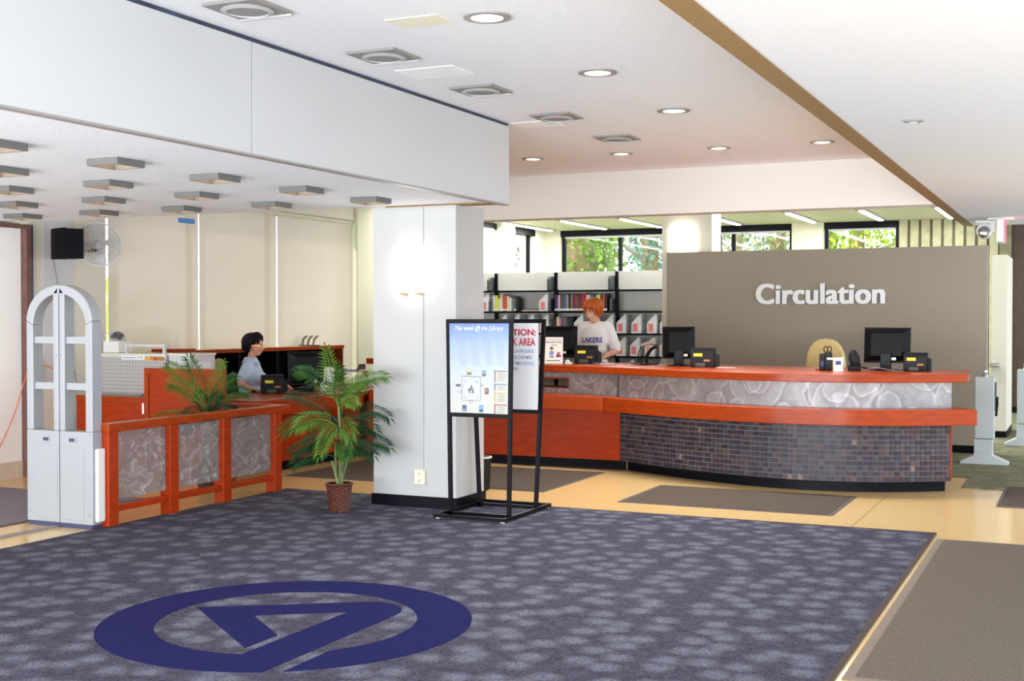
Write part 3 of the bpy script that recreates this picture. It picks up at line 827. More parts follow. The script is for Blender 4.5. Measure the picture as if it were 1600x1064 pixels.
for ch, x, z in (('A', -.125, 1.02), ('B', -.022, 1.02), ('D', -.125, .9), ('C', -.022, .9)):
    text_on_xz('plan_letter', ch, x, z, .012, .015, yf-.0006, 'grey_ink', po, extrude=.0004)
def photo(x0, x1, z0, z1, top, low):
    p = pr_('photo', x0, x1, z0, z1, 'print_'+top); pr_('photo_subject', x0+.006, x1-.006, z0, z0+(z1-z0)*.42, 'print_'+low, p, yf-.0012)
photo(-.105, -.055, 1.08, 1.125, 'cream', 'foliage'); photo(.025, .062, 1.07, 1.115, 'sky', 'brick'); photo(-.20, -.148, .99, 1.03, 'cream', 'slate')
photo(.048, .085, .935, .985, 'stone', 'brick'); photo(-.14, -.105, .80, .85, 'slate', 'sky'); photo(.0, .04, .80, .852, 'sky', 'slate')
for z0, z1, col in ((1.03, 1.115, 'plum'), (.962, 1.017, 'steel'), (.875, .95, 'amber'), (.79, .862, 'brick')):
    g = pr_('legend_box', .13, .234, z0, z1, 'print_cream')
    pr_('legend_bar', .13, .139, z0, z1, 'print_'+col, g, yf-.0012); pr_('legend_bar', .13, .234, z1-.007, z1, 'print_'+col, g, yf-.0012)
    z = z1-.018
    while z > z0+.006: pr_('legend_line', .158, .158+.045+.02*random.random(), z, z+.0025, 'grey_ink', g, yf-.0012); z -= .0115
for i, x in enumerate((-.16, -.05, .06, .16)):      # faint light reflections on the poster, painted as pale sheets
    MB().extr_y([(x, 1.15), (x+.055, 1.15), (x+.03, 1.40), (x-.03, 1.40)], yf-.0005, yf-.0001).build('print_shaft', mat('shaft_%d' % i, c(196, 208, 230), .4, alpha=.10), po)
# white caution poster behind
yb = .238
pw = MB().box(-.27, .27, yb, yb+.012, .79, 1.47).build('poster', 'paper', st)
for s_, x, z, w_, h_, m_, bd in (('CAUTION:', -.105, 1.372, .355, .052, 'sign_red', .03), ('WORK AREA', -.092, 1.292, .338, .060, 'sign_red', .022),
        ('REPAIRS IN PROGRESS', -.020, 1.236, .254, .027, 'sign_blue', .004), ('EXCUSE OUR MESS', -.002, 1.188, .222, .027, 'sign_blue', .004),
        ('CUSTOMER SERVICE', -.005, 1.140, .240, .028, 'sign_blue', .004), ('1-3000', -.0+.037, 1.102, .060, .020, 'sign_blue', .004)):
    text_on_xz('poster_text', s_, x, z, w_, h_, yb-.0008, m_, pw, extrude=.0005, bold=bd)

# litter bin seen behind the column
lb = thing('waste_bin', 'small dark bin just visible between the column and sign stand', 'bin', (-4.87, 9.90, .009))
MB().lathe([(.075, 0), (.09, .27), (.095, .27), (.095, .285), (.085, .285), (.07, .01)], 18).build('bucket', 'charcoal_plastic', lb, True)
MB().lathe([(.096, .275), (.098, .29), (.09, .292)], 18, close=True).build('rim', 'off_white', lb, True)

# ================================================================== MATS
def floor_mat(name, label, x0, x1, y0, y1, m, mb_, bw=.035, z0=.0005, z1=.009):
    t = thing(name, label, 'mat', ((x0+x1)/2, (y0+y1)/2, 0))
    wb(MB().box(x0+bw, x1-bw, y0+bw, y1-bw, z0, z1), 'pile', m, t)
    k = MB().box(x0, x1, y0, y0+bw, z0, z1-.004).box(x0, x1, y1-bw, y1, z0, z1-.004).box(x0, x0+bw, y0+bw, y1-bw, z0, z1-.004).box(x1-bw, x1, y0+bw, y1-bw, z0, z1-.004)
    wb(k, 'border', mb_, t)
floor_mat('door_mat', 'dark brown mat lying before the curved tiled desk', -3.52, -1.77, 9.70, 10.84, 'mat_brown', 'mat_brown_border')
floor_mat('door_mat', 'long dark brown mat running behind the white column', -7.02, -4.30, 9.97, 11.50, 'mat_brown', 'mat_brown_border')
floor_mat('runner_mat', 'wide ribbed grey runner mat right of the blue carpet', -.93, 1.2, 5.32, 8.99, 'runner_grey', 'runner_border', .05)
floor_mat('door_mat', 'grey entrance mat beyond the arched gate at the far left', -9.1, -7.16, 4.5, 8.22, mat('mat_mauve', c(128, 120, 128), .95, bump=(200, .6), var=(90, .2)), 'mat_brown_border')
floor_mat('door_mat', 'grey brown mat at the right edge beside the green carpet', -.66, 1.3, 10.74, 12.03, 'mat_brown', 'mat_brown_border', z1=.014)

# ================================================================== GREY CABINETS
cb = thing('pegboard_cabinet', 'grey perforated steel cabinet with a printed label and orange stickers', 'cabinet', (-8.72, 9.95, 0))
MB().box(-.45, .45, -.19, .2, 0, 1.14).build('body', 'light_grey_steel', cb)
fp = MB().box(-.45, .45, -.20, -.19, .02, 1.12).build('perforated_panel', 'pegboard', cb)
MB().box(-.455, .455, -.205, .205, 1.14, 1.165).build('top', 'off_white', cb)
lab = MB().box(-.10, .20, -.209, -.206, 1.105, 1.145).build('label_strip', 'paper', cb)
text_on_xz('label_text', 'Computers 17-46', -.085, 1.115, .26, .02, -.2095, 'dark_ink', lab, extrude=.0004, bold=.01)
MB().box(.215, .275, -.208, -.205, 1.10, 1.14).build('sticker', 'orange_sticker', cb)
MB().box(.30, .345, -.208, -.205, 1.10, 1.135).build('sticker', 'red_sticker', cb)
MB().box(.345, .43, -.208, -.205, 1.10, 1.135).build('sticker', 'tan_sticker', cb)
k = MB().box(-.06, -.035, -.2, -.17, 1.165, 1.26).box(.415, .44, -.2, -.17, 1.165, 1.26).box(-.035, .415, -.2, -.17, 1.235, 1.26)
k.build('guard_rail', 'light_grey_steel', cb)
text_on_xz('scribble', 'n7', .12, .70, .06, .06, -.2015, 'dark_ink', cb, extrude=.0005, bold=.01)
cb2 = thing('steel_cabinet', 'plain pale steel cabinet behind the palm fronds', 'cabinet', (-7.96, 9.97, 0))
MB().box(-.29, -.02, -.19, .18, 0, 1.15).build('body', 'light_grey_steel', cb2)
MB().box(-.30, -.01, -.2, .19, 1.15, 1.17).build('top', 'off_white', cb2)
MB().box(-.275, -.035, -.2, -.19, .6, 1.09).build('drawer_front', 'light_grey_steel', cb2, bevel=.004)
l2 = MB().box(-.25, -.15, -.203, -.2, 1.0, 1.05).box(-.02, -.017, -.14, .12, 1.02, 1.08).build('label_strip', 'paper', cb2)
MB().box(-.275, -.035, -.2, -.19, .08, .58).build('drawer_front', 'light_grey_steel', cb2, bevel=.004)

db = thing('domed_box', 'white box with a clear dome on the grey cabinet', 'box', (-9.06, 9.95, 1.165))
MB().box(-.10, .10, -.10, .10, 0, .12).build('base', 'white_plastic', db, bevel=.006)
MB().ell((0, 0, .12), (.085, .085, .10), 18, 10).build('dome', 'dome_clear', db, True)
k = MB(); random.seed(3)
for i in range(9): k.ell((random.uniform(-.045, .045), random.uniform(-.045, .045), .14+random.uniform(0, .03)), (.018, .018, .014), 7, 5)
k.build('contents', 'clock_dark', db, True)

# ================================================================== WALL SPEAKER, FAN, CORDS
sp = thing('wall_speaker', 'dark brown box speaker high on the left wall', 'speaker', (-8.98, 9.18, 2.09), R(-20))
MB().box(-.10, .10, -.12, .02, 0, .285).build('cabinet', mat('speaker_wood', c(80, 40, 34), .5, var=(20, .2), stretch=(1, 1, 6)), sp)
MB().extr_y([(-.03, -.005), (.22, -.005), (.22, .29), (-.03, .29)], -.14, -.12).build('grille', 'black_metal', sp).location = (0, 0, 0)
MB().box(-.03, .22, -.12, .06, 0, .285).build('front_body', 'black_metal', sp)
MB().tube([(-.22, .08, .14), (0, .05, .14)], .015, 8).build('bracket', 'dark_grey_steel', sp)
fn = thing('wall_fan', 'round wire cage wall fan beside the speaker', 'fan', (-8.98, 9.60, 2.255), R(35))
tilt = Matrix.Rotation(R(20), 4, 'X') @ Matrix.Rotation(PI/2, 4, 'X')
def ringpts(r, z, n=28): return [tilt @ Vector((r*math.cos(2*PI*i/n), r*math.sin(2*PI*i/n), z)) for i in range(n+1)]
k = MB()
for r, z in ((.225, 0), (.20, .035), (.165, .06), (.125, .075), (.08, .085), (.20, -.035), (.15, -.05)): k.tube(ringpts(r, z), .0035 if r < .22 else .008, 5)
for i in range(20):
    a = 2*PI*i/20; cs, sn = math.cos(a), math.sin(a)
    k.tube([tilt @ Vector((r*cs, r*sn, z)) for r, z in ((.05, .088), (.12, .076), (.19, .042), (.225, 0), (.19, -.042), (.06, -.06))], .002, 4)
k.build('cage', 'light_grey_steel', fn)
k = MB()
for i in range(4):
    a = 2*PI*i/4; q = len(k.v)
    k.add([tilt @ Vector(p) for p in ((.03*math.cos(a), .03*math.sin(a), -.01), (.19*math.cos(a-.25), .19*math.sin(a-.25), -.02), (.20*math.cos(a+.25), .20*math.sin(a+.25), .02), (.10*math.cos(a+.6), .10*math.sin(a+.6), .02))], [(0, 1, 2, 3)])
k.build('blades', 'light_grey_steel', fn)
MB().ell((0, 0, 0), (.05, .05, .09), 12, 8, tilt).build('hub', 'light_grey_steel', fn, True)
MB().tube([(0, .08, 0), (-.05, .16, -.05), (-.18, .22, -.05)], .018, 8).build('arm', 'dark_grey_steel', fn)
cd1 = MB().tube(catmull([(-9.2, 9.22, 2.10), (-9.19, 9.27, 1.8), (-9.2, 9.31, 1.4), (-9.17, 9.42, 1.1), (-9.18, 9.5, .8), (-9.2, 9.5, .02)], 5), .005, 6).build('speaker_cord', 'grey_cord', None, True)
tag(cd1, 'thin grey cord hanging down the wall below the speaker', 'cord')
oc = MB().tube(catmull([(-9.15, 8.2, .02), (-9.16, 8.45, .25), (-9.14, 8.66, .62), (-9.10, 8.8, 1.02), (-9.08, 8.95, 1.07), (-9.10, 9.2, .98), (-9.14, 9.38, .82), (-9.15, 9.40, .3), (-9.1, 9.38, .02)], 6), .0055, 6).build('extension_cord', 'orange_cord', None, True)
tag(oc, 'orange extension cord looping over the wall behind the arched gate', 'cord')
hb = thing('wall_switch_box', 'small grey blue box on the wall strip behind the arched gate', 'box', (-9.225, 9.0, .92))
MB().box(0, .05, -.04, .04, 0, .20).build('body', 'gate_dark', hb, bevel=.004)
MB().box(.05, .055, -.02, .02, .06, .14).build('cover', 'dark_grey_steel', hb)

# ================================================================== COMPUTER EQUIPMENT
def monitor(label, loc, rz, w=.40, h=.33, group='black flat monitors seen from behind'):
    t = thing('computer_monitor', label, 'monitor', loc, rz, group)       # screen faces local +Y, back faces -Y
    tl = Matrix.Translation((0, 0, .07)) @ Matrix.Rotation(R(-6), 4, 'X')
    MB().box(-w/2, w/2, -.01, .025, 0, h).tf(tl).build('bezel', 'black_plastic', t, bevel=.006)
    k = MB(); a, b_ = w/2-.01, w/2-.07
    k.add([(-a, -.01, .015), (a, -.01, .015), (a, -.01, h-.015), (-a, -.01, h-.015), (-b_, -.05, .06), (b_, -.05, .06), (b_, -.05, h-.06), (-b_, -.05, h-.06)],
          [(4, 5, 6, 7), (0, 1, 5, 4), (1, 2, 6, 5), (2, 3, 7, 6), (3, 0, 4, 7)])
    bk = k.tf(tl).build('back_shell', 'black_plastic', t)
    MB().box(-w/2+.02, w/2-.02, .026, .028, .02, h-.02).tf(tl).build('screen', mat_screen, t)
    MB().box(-w/2+.02, -w/2+.11, -.0125, -.011, .025, .05).tf(tl).build('sticker', 'yellow_sticker', bk)
    MB().box(-.05, .05, -.075, -.05, .0, .16).build('neck', 'black_plastic', t, bevel=.006)
    MB().lathe([(.12, 0), (.12, .012), (.03, .022)], 22, 0, -.03).build('foot', 'black_plastic', t, True)
    MB().box(.03, .09, -.0535, -.051, .02, .045).tf(tl).build('port_label', 'white_plastic', bk)
    return t
mat_screen = mat('screen_dark', c(30, 34, 44), .15)
def printer(label, loc, rz, s=1.0):
    t = thing('receipt_printer', label, 'printer', loc, rz, 'black receipt printers on the counters')
    w, h, d = .135*s, .19*s, .11*s
    MB().extr_x([(-d, 0), (d, 0), (d, h*.72), (d*.55, h), (-d*.55, h), (-d, h*.78)], -w, w*.75).build('body', 'charcoal_plastic', t, bevel=.008)
    MB().extr_x([(-d*.9, .0), (d*.9, 0), (d*.8, h*.62), (-d*.8, h*.7)], w*.75, w).build('side_cover', 'charcoal_plastic', t, bevel=.006)
    MB().box(-w*.75, -w*.1, -d-.003, -d, h*.56, h*.72).build('sticker', 'yellow_sticker', t)
    MB().box(-w*.7, w*.5, -d*.62, -d*.5, h*.965, h*1.005).build('paper_slot', 'black_plastic', t)
    MB().box(-w*.6, w*.1, -d-.012, -d, .005, h*.22).build('control_bar', 'dark_grey_steel', t, bevel=.003)
    MB().box(w*.0, w*.45, -d-.003, -d, h*.3, h*.4).build('logo_plate', 'tan_sticker', t)
    return t
ZT = 1.035
monitor('black monitor left of the standing man', (-5.30, 12.72, ZT), R(12))
monitor('black monitor at the left end of the taupe wall', (-3.80, 12.30, ZT), R(18), .33)
monitor('black monitor on the right part of the curved desk', (-1.70, 12.02, ZT), R(-2), .42)
printer('receipt printer in front of the standing man', (-4.90, 12.58, ZT), R(14))
printer('receipt printer right of the monitor by the taupe wall edge', (-3.46, 12.08, ZT), R(10))
printer('receipt printer at the right end of the curved desk', (-1.42, 11.98, ZT), R(4), .9)
printer('receipt printer beside the seated woman', (-7.82, 10.93, .73), R(40))
mw = monitor('black monitor facing the seated woman', (-7.66, 11.32, .73), R(55), .42, .36)

def handscanner(label, loc, rz, m='off_white', gooseneck=True):
    t = thing('barcode_scanner', label, 'scanner', loc, rz, 'handheld barcode scanners on stands')
    MB().box(-.09, .09, -.06, .06, 0, .014).build('base', 'black_plastic', t, bevel=.004)
    MB().tube(catmull([(-.03, 0, .01), (-.025, 0, .10), (.03, 0, .17), (.08, 0, .19)], 5), [.020]*6+[.017]*10, 8).build('gooseneck', 'black_plastic', t, True)
    k = MB().ell((.03, 0, .225), (.045, .03, .03), 12, 8); k.capsule((-.01, 0, .22), (-.085, 0, .20), .022, .018)
    k.build('head', m, t, True)
    MB().tube(catmull([(-.09, 0, .19), (-.12, 0, .10), (-.10, 0, .02), (-.02, .05, .015)], 5), .005, 6).build('cable', 'black_plastic', t, True)
    return t
handscanner('tan barcode scanner on a gooseneck stand left of the taupe wall', (-4.16, 12.45, ZT), R(10), mat('scanner_tan', c(150, 140, 125), .5))
handscanner('white barcode scanner standing in front of the seated woman', (-8.0, 11.78, .73), R(200), 'off_white')

lf = thing('desk_sign', 'framed information leaflet with a small drawing in front of the left monitor', 'sign', (-5.14, 12.18, ZT), R(16))
MB().box(-.10, .10, -.004, .004, .0, .285).tf(Matrix.Rotation(R(-8), 4, 'X')).build('sheet', mat('leaflet', c(240, 232, 222), .5), lf)
def onleaf(m_, *a): return MB().box(a[0], a[1], -.0056, -.0044, a[2], a[3]).tf(Matrix.Rotation(R(-8), 4, 'X')).build('print', m_, lf)
onleaf('dark_ink', -.085, .085, .255, .258)
tm = text_on_xz('title', 'Information Desk', -.085, .222, .17, .02, -.0048, 'dark_ink', lf, extrude=.0006, bold=.012)
tm.data.transform(Matrix.Rotation(R(-8), 4, 'X'))
for a in ((-.03, .04, .195, .203), (-.08, .075, .03, .04)): onleaf('grey_ink', *a)
for x, z, r, m_ in ((-.02, .165, .018, 'wood_dark'), (-.02, .155, .012, 'skin'), (-.02, .115, .026, 'sign_blue'), (-.03, .075, .009, 'dark_ink'), (-.008, .075, .009, 'dark_ink'),
                   (.055, .11, .018, 'lip'), (.045, .085, .016, 'navy_ink'), (.07, .085, .014, 'sign_red')):
    k = MB().lathe([(r, 0), (r, .0012)], 14, Mx=Matrix.Translation((x, -.0046, z)) @ Matrix.Rotation(PI/2, 4, 'X')).tf(Matrix.Rotation(R(-8), 4, 'X')); k.build('print', m_, lf)
MB().box(-.09, .09, -.01, .07, 0, .004).build('foot', 'dome_clear', lf)

so = thing('pen_holder', 'black desk organiser holding scissors', 'organiser', (-2.19, 11.72, ZT), R(6))
MB().box(-.07, -.02, -.05, .05, 0, .155).build('cup', 'black_plastic', so, bevel=.004)
MB().box(-.02, .04, -.05, .05, 0, .165).build('cup', 'black_plastic', so, bevel=.004)
MB().box(-.105, -.07, -.05, .05, 0, .02).build('tray', 'wood_dark', so)
k = MB()
for x in (-.015, .018): k.tube([(x+.017*math.cos(2*PI*i/14), 0, .195+.028*math.sin(2*PI*i/14)) for i in range(15)], .005, 6)
k.tube([(.0, 0, .165), (-.004, 0, .12)], .005, 6)
k.build('scissors', 'black_plastic', so, True)
MB().box(-.055, -.03, -.052, -.05, .04, .085).build('label_plate', 'navy_ink', so)
wbx = thing('label_box', 'small white carton with a dark printed panel', 'carton', (-2.065, 11.58, ZT), R(6))
MB().box(-.042, .042, -.02, .02, 0, .125).build('carton', 'paper', wbx)
MB().box(-.025, .025, -.0215, -.02, .06, .095).build('print', 'navy_ink', wbx)
MB().box(-.10, -.04, -.02, .02, .105, .123).build('flap', 'paper', wbx)
ph = thing('desk_phone', 'dark grey telephone handset in its cradle beside the white carton', 'phone', (-1.955, 11.76, ZT), R(8))
MB().extr_x([(-.06, 0), (.07, 0), (.07, .07), (-.06, .05)], -.055, .06).build('base', 'black_plastic', ph, bevel=.008)
MB().ell((0, 0, .11), (.05, .035, .085), 14, 10, Matrix.Rotation(R(-10), 4, 'Y')).build('handset', 'charcoal_plastic', ph, True)
def kb(label, loc, rz):
    t = thing('keyboard', label, 'keyboard', loc, rz)
    MB().extr_x([(-.07, 0), (.07, 0), (.07, .025), (-.07, .012)], -.2, .2).build('case', 'black_plastic', t, bevel=.003)
    k = MB()
    for r in range(5):
        for i in range(15): k.box(-.19+i*.0255, -.169+i*.0255, -.055+r*.023, -.036+r*.023, .014+r*.0025, .022+r*.0025)
    o = k.build('keys', 'charcoal_plastic', t); o['kind'] = 'stuff'
kb('black keyboard under the seated woman\'s left hand', (-7.86, 11.55, .73), R(111))
def cable(label, pts, m='black_plastic', r=.005):
    o = MB().tube(catmull(pts, 5), r, 6).build('cable', m, None, True); tag(o, label, 'cable', 'loose computer cables')
cable('black cables tangled under the right monitor', [(-1.83, 11.95, ZT+.012), (-1.92, 11.88, ZT+.03), (-1.8, 11.75, ZT+.012), (-1.65, 11.78, ZT+.012), (-1.5, 11.8, ZT+.012)])
cable('pale grey cable curling on the right of the curved desk', [(-1.85, 11.7, ZT+.007), (-1.75, 11.66, ZT+.035), (-1.6, 11.68, ZT+.01), (-1.5, 11.64, ZT+.007)], 'grey_cord')
cable('black cable loops on the woman\'s desk', [(-7.72, 11.05, .737), (-7.64, 11.1, .755), (-7.7, 11.18, .737), (-7.6, 11.22, .75), (-7.55, 11.15, .737)])
cable('black cable beside the gooseneck scanner', [(-4.33, 12.42, ZT+.007), (-4.36, 12.38, ZT+.02), (-4.28, 12.34, ZT+.007), (-4.1, 12.3, ZT+.007), (-3.95, 12.25, ZT+.03)])
pa = thing('paper_sheet', 'white sheet of paper beside the standing man\'s hand', 'paper', (-4.68, 12.46, ZT), R(24))
MB().add and MB().box(-.10, .12, -.08, .08, 0, .002).build('sheet', 'paper', pa)
MB().box(-.12, -.04, -.03, .02, .002, .02).build('paper_clip_pile', 'dark_ink', pa)
pa2 = thing('paper_sheet', 'white slip of paper right of the second receipt printer', 'paper', (-3.22, 11.98, ZT), R(10))
MB().box(-.09, .09, -.05, .05, 0, .002).build('sheet', 'paper', pa2)
ad = thing('adapter', 'small white adapter in front of the left monitor', 'adapter', (-4.98, 12.22, ZT))
MB().box(-.04, .04, -.02, .02, 0, .022).build('body', 'white_plastic', ad, bevel=.005)
MB().ell((-.01, 0, .03), (.022, .018, .018), 10, 6).build('plug', 'off_white', ad, True)
wl_ = thing('desk_sign', 'white leaflet standing behind the palm on the woman\'s desk', 'sign', (-7.50, 11.46, .73), R(25))
MB().box(-.075, .075, -.003, .003, 0, .26).tf(Matrix.Rotation(R(-9), 4, 'X')).build('sheet', 'paper', wl_)
MB().box(-.05, .05, -.0045, -.003, .07, .095).tf(Matrix.Rotation(R(-9), 4, 'X')).build('print', 'grey_ink', wl_)
MB().box(-.07, .07, 0, .06, 0, .004).build('foot', 'dome_clear', wl_)
wx = thing('tissue_box', 'white patterned box on the desk just left of the column', 'box', (-7.62, 12.50, .73), R(20))
MB().box(-.08, .09, -.06, .06, 0, .10).build('carton', 'paper', wx, bevel=.004)
MB().box(-.05, .05, -.0615, -.06, .03, .07).build('print', 'sign_blue', wx)
br = thing('brochure_rack', 'low tan letter tray with papers behind the palm', 'tray', (-8.05, 12.75, .73), R(15))
MB().box(-.22, .22, -.10, .10, 0, .012).box(-.22, -.20, -.10, .10, .012, .16).box(.20, .22, -.10, .10, .012, .16).box(-.20, .20, -.10, .10, .148, .16).build('tray', mat('tray_tan', c(206, 178, 134), .6), br)
MB().box(-.1, .12, -.07, .07, .16, .175).build('papers', 'sign_blue', br)
MB().extr_x([(-.06, .175), (.06, .175), (.06, .24), (.0, .20)], .12, .2).build('stapler', 'clock_dark', br)
og = thing('letter_rack', 'grey curved letter rack on top of the hutch', 'letter rack', (-9.05, 13.42, 1.165), R(25))
MB().box(-.13, .13, -.06, .06, 0, .012).build('base', 'dark_grey_steel', og, bevel=.003)
for x in (-.07, .0, .07):
    MB().extr_y([(x-.03, .012), (x-.015, .012), (x+.0, .08), (x+.035, .115), (x+.05, .13), (x+.02, .13), (x-.015, .09)], -.055, .055).build('divider', 'vent_grey', og, bevel=.003)

def task_chair(label, loc, rz, m, zt=1.3):
    t = thing('office_chair', label, 'chair', loc, rz)      # faces local -Y
    n = 20; zc = zt-.25
    poly = []
    for i in range(n):
        a = 2*PI*i/n; x = math.cos(a); z = math.sin(a)
        poly.append((.21*math.copysign(abs(x)**.8, x)*(1-.12*z), zc+.25*math.copysign(abs(z)**.85, z)))
    MB().extr_y(poly, .17, .24).build('backrest', m, t, bevel=.025)
    MB().box(-.23, .23, -.22, .2, .43, .50).build('seat', m, t, bevel=.03)
    MB().box(-.03, .03, .24, .26, .45, zc).box(-.03, .03, .05, .26, .41, .43).build('back_post', 'black_plastic', t)
    MB().lathe([(.03, .10), (.03, .41)], 12).build('gas_lift', 'black_metal', t, True)
    for i in range(5):
        a = 2*PI*i/5; leg = MB().tube([(0, 0, .11), (.28*math.cos(a), .28*math.sin(a), .07)], [.025, .016], 8).build('leg', 'black_plastic', t, True)
        MB().lathe([(.028, -.012), (.028, .012)], 12, Mx=Matrix.Translation((.28*math.cos(a), .28*math.sin(a), .036)) @ Matrix.Rotation(PI/2, 4, 'X') ).build('caster', 'black_plastic', leg, True)
task_chair('beige office chair with rounded back behind the curved desk', (-2.52, 13.05, .008), R(-8), 'chair_beige', 1.30)
task_chair('tan office chair the woman sits on', (-8.44, 11.12, .0), R(111), 'chair_tan', 1.08)

# ================================================================== BOOKSHELF
bs = thing('bookshelf', 'white steel library shelving with black uprights behind the counter', 'bookshelf', (-6.78, 16.1, .008))
PX = [-8.63, -7.705, -6.777, -5.87, -4.98]
YF = 16.02
ZL = [.09, .40, .70, 1.0, 1.31, 1.612, 1.905]
for x in PX:
    o = MB().box(x-.022, x+.022, YF+.12, YF+.17, 0, 2.16)
    wb(o, 'upright', 'black_metal', bs)
    wb(MB().extr_x([(YF-.02, 1.91), (YF+.2, 1.91), (YF+.2, 2.10), (YF+.02, 2.10), (YF-.02, 2.06)], x-.075, x-.028), 'end_bracket', 'dark_grey_steel', bs, bevel=.006)
    wb(MB().extr_x([(YF+.0, 1.615), (YF+.2, 1.615), (YF+.2, 1.79), (YF+.03, 1.79), (YF+.0, 1.75)], x-.06, x-.028), 'end_bracket', 'dark_grey_steel', bs, bevel=.006)
for a, b_ in zip(PX, PX[1:]):
    wb(MB().box(a+.022, b_-.022, YF+.14, YF+.15, 1.925, 2.165), 'header_panel', 'shelf_back', bs)
    wb(MB().box(a+.001, b_-.001, YF+.30, YF+.31, .0, 1.935), 'back_panel', 'shelf_back', bs)
    for z in ZL:
        wb(MB().box(a+.01, b_-.01, YF, YF+.30, z-.012, z).box(a+.01, b_-.01, YF-.006, YF, z-.022, z+.004), 'shelf', 'black_metal' if z > .05 else 'light_grey_steel', bs)
random.seed(11)
BC = {'navy': (40, 44, 80), 'teal': (60, 100, 120), 'blue': (70, 110, 170), 'red': (180, 40, 48), 'maroon': (110, 34, 46), 'white': (232, 228, 220), 'yellow': (225, 215, 60),
      'tan': (190, 160, 96), 'black': (32, 30, 36), 'orange': (205, 90, 50), 'green': (66, 96, 74), 'purple': (140, 60, 150), 'grey': (120, 124, 130), 'cream': (226, 214, 180), 'brown': (120, 72, 54), 'lime': (214, 226, 60)}
for k_, v in BC.items(): mat('book_'+k_, c(*v), .5)
def book(colour, x, w, h, z, label, group, y=YF+.03, lean=0):
    t = thing('book', label, 'book', (x, y, z), 0, group)
    k = MB().box(0, .003, 0, .16, 0, h).box(w-.003, w, 0, .16, 0, h)
    n = 5; k.prism([(0, .0)]+[(w*i/n, -.006*math.sin(PI*i/n)) for i in range(1, n)]+[(w, 0), (w, .004), (0, .004)], 0, h)
    k.build('cover', 'book_'+colour, t); MB().box(.003, w-.003, .004, .155, .003, h-.004).build('pages', 'cream_pages', t)
    if h > .2 and w > .024: MB().box(.002, w-.002, -.0075, -.005, .012, .04).build('spine_label', 'paper', t)
    if lean: t.rotation_euler = (0, lean, 0)
mat('cream_pages', c(232, 224, 204), .8)
def row(cols, x0, x1, z, hs, where, grp):
    ws = [random.uniform(.8, 1.25) for _ in cols]; s_ = (x1-x0)/sum(ws); x = x0
    seen = {}
    for i, (cl, w) in enumerate(zip(cols, ws)):
        ww = w*s_; h = random.uniform(*hs)
        ordn = ['first', 'second', 'third', 'fourth', 'fifth', 'sixth', 'seventh', 'eighth', 'ninth', 'tenth', 'eleventh', 'twelfth', 'thirteenth', 'fourteenth', 'fifteenth', 'sixteenth', 'seventeenth', 'eighteenth', 'nineteenth', 'twentieth', 'twenty-first', 'twenty-second', 'twenty-third', 'twenty-fourth', 'twenty-fifth'][i]
        book(cl, x, ww-.002, h, z, '%s book, %s from the left %s' % (cl, ordn, where), grp); x += ww
row(['grey', 'white', 'lime', 'cream', 'white', 'orange', 'orange', 'cream', 'white', 'grey', 'green', 'black'], -7.74, -7.31, 1.612, (.19, .245), 'in the group left of the white file box', 'books on the upper left shelf')
row(['navy', 'purple', 'white', 'brown', 'teal', 'blue', 'tan', 'black', 'grey', 'maroon', 'red', 'green', 'maroon', 'red', 'red', 'white', 'cream', 'blue', 'teal', 'black', 'white', 'lime', 'brown', 'orange', 'black'], -6.75, -5.97, 1.612, (.225, .25), 'in the row behind the man\'s head', 'books on the upper middle shelf')
row(['maroon', 'cream', 'tan', 'purple', 'grey', 'green', 'navy', 'black'], -6.75, -6.48, 1.31, (.20, .235), 'on the shelf above the left monitor', 'books on the middle shelf')
fb_ = thing('book', 'red book lying flat left of the white file box', 'book', (-7.13, YF+.05, 1.612)); 
MB().box(-.14, .14, 0, .16, 0, .004).box(-.14, .14, 0, .16, .020, .024).box(-.14, -.136, 0, .16, .004, .020).build('cover', 'book_red', fb_)
MB().box(-.136, .138, .002, .158, .004, .020).build('pages', 'cream_pages', fb_)

fbx = None
def filebox(x, z, label, grp, mag=True):
    global fbx
    if fbx is None:
        t = thing('magazine_file', label, 'file box', (x, YF+.02, z), 0, grp); h = .26; w = .135
        # slanted side towards the room, tall spine with finger hole to the right
        out = [(0, 0), (w, 0), (w, h), (w-.02, h), (0, .145)]
        k = MB().extr_y(out, 0, .004).extr_y(out, .20, .204).box(w-.004, w, .004, .20, 0, h).box(0, .004, .004, .20, 0, .145).box(.004, w-.004, .004, .20, 0, .004)
        k.build('case', 'file_white', t)
        MB().box(.022, .088, -.002, 0, .03, .135).build('label_card', 'pink_label', t)
        MB().lathe([(.016, 0), (.016, .002)], 14, Mx=Matrix.Translation((w-.0005, .10, .17)) @ Matrix.Rotation(PI/2, 4, 'Y')).build('finger_hole', 'red_dot', t)
        MB().box(.03, .10, .01, .19, .006, .17).build('magazines', 'cream_pages', t)
        fbx = t; return t
    return dup(fbx, (x, YF+.02, z), None, label, grp)
G = 'white slanted magazine files with pink labels'
filebox(-6.985, 1.612, 'white file box with pink label on the upper shelf beside the flat red book', G)
filebox(-7.90, 1.612, 'white file box half hidden at the left end of the upper shelf', G)
for i, x in enumerate((-7.62, -7.42, -7.20, -6.98)): filebox(x, 1.31, '%s white file box peeking over the sign stand on the second shelf' % ['first', 'second', 'third', 'fourth'][i], G)
for i, (x, w_) in enumerate(((-6.46, 'white file box right of the dark books on the second shelf'), (-6.22, 'white file box hidden behind the man\'s head'), (-6.02, 'white file box right of the man\'s hair'))): filebox(x, 1.31, w_, G)
for i, x in enumerate((-5.835, -5.62, -5.40, -5.215)): filebox(x, 1.31, '%s white file box from the left on the right bay, upper row' % ['first', 'second', 'third', 'fourth'][i], G)
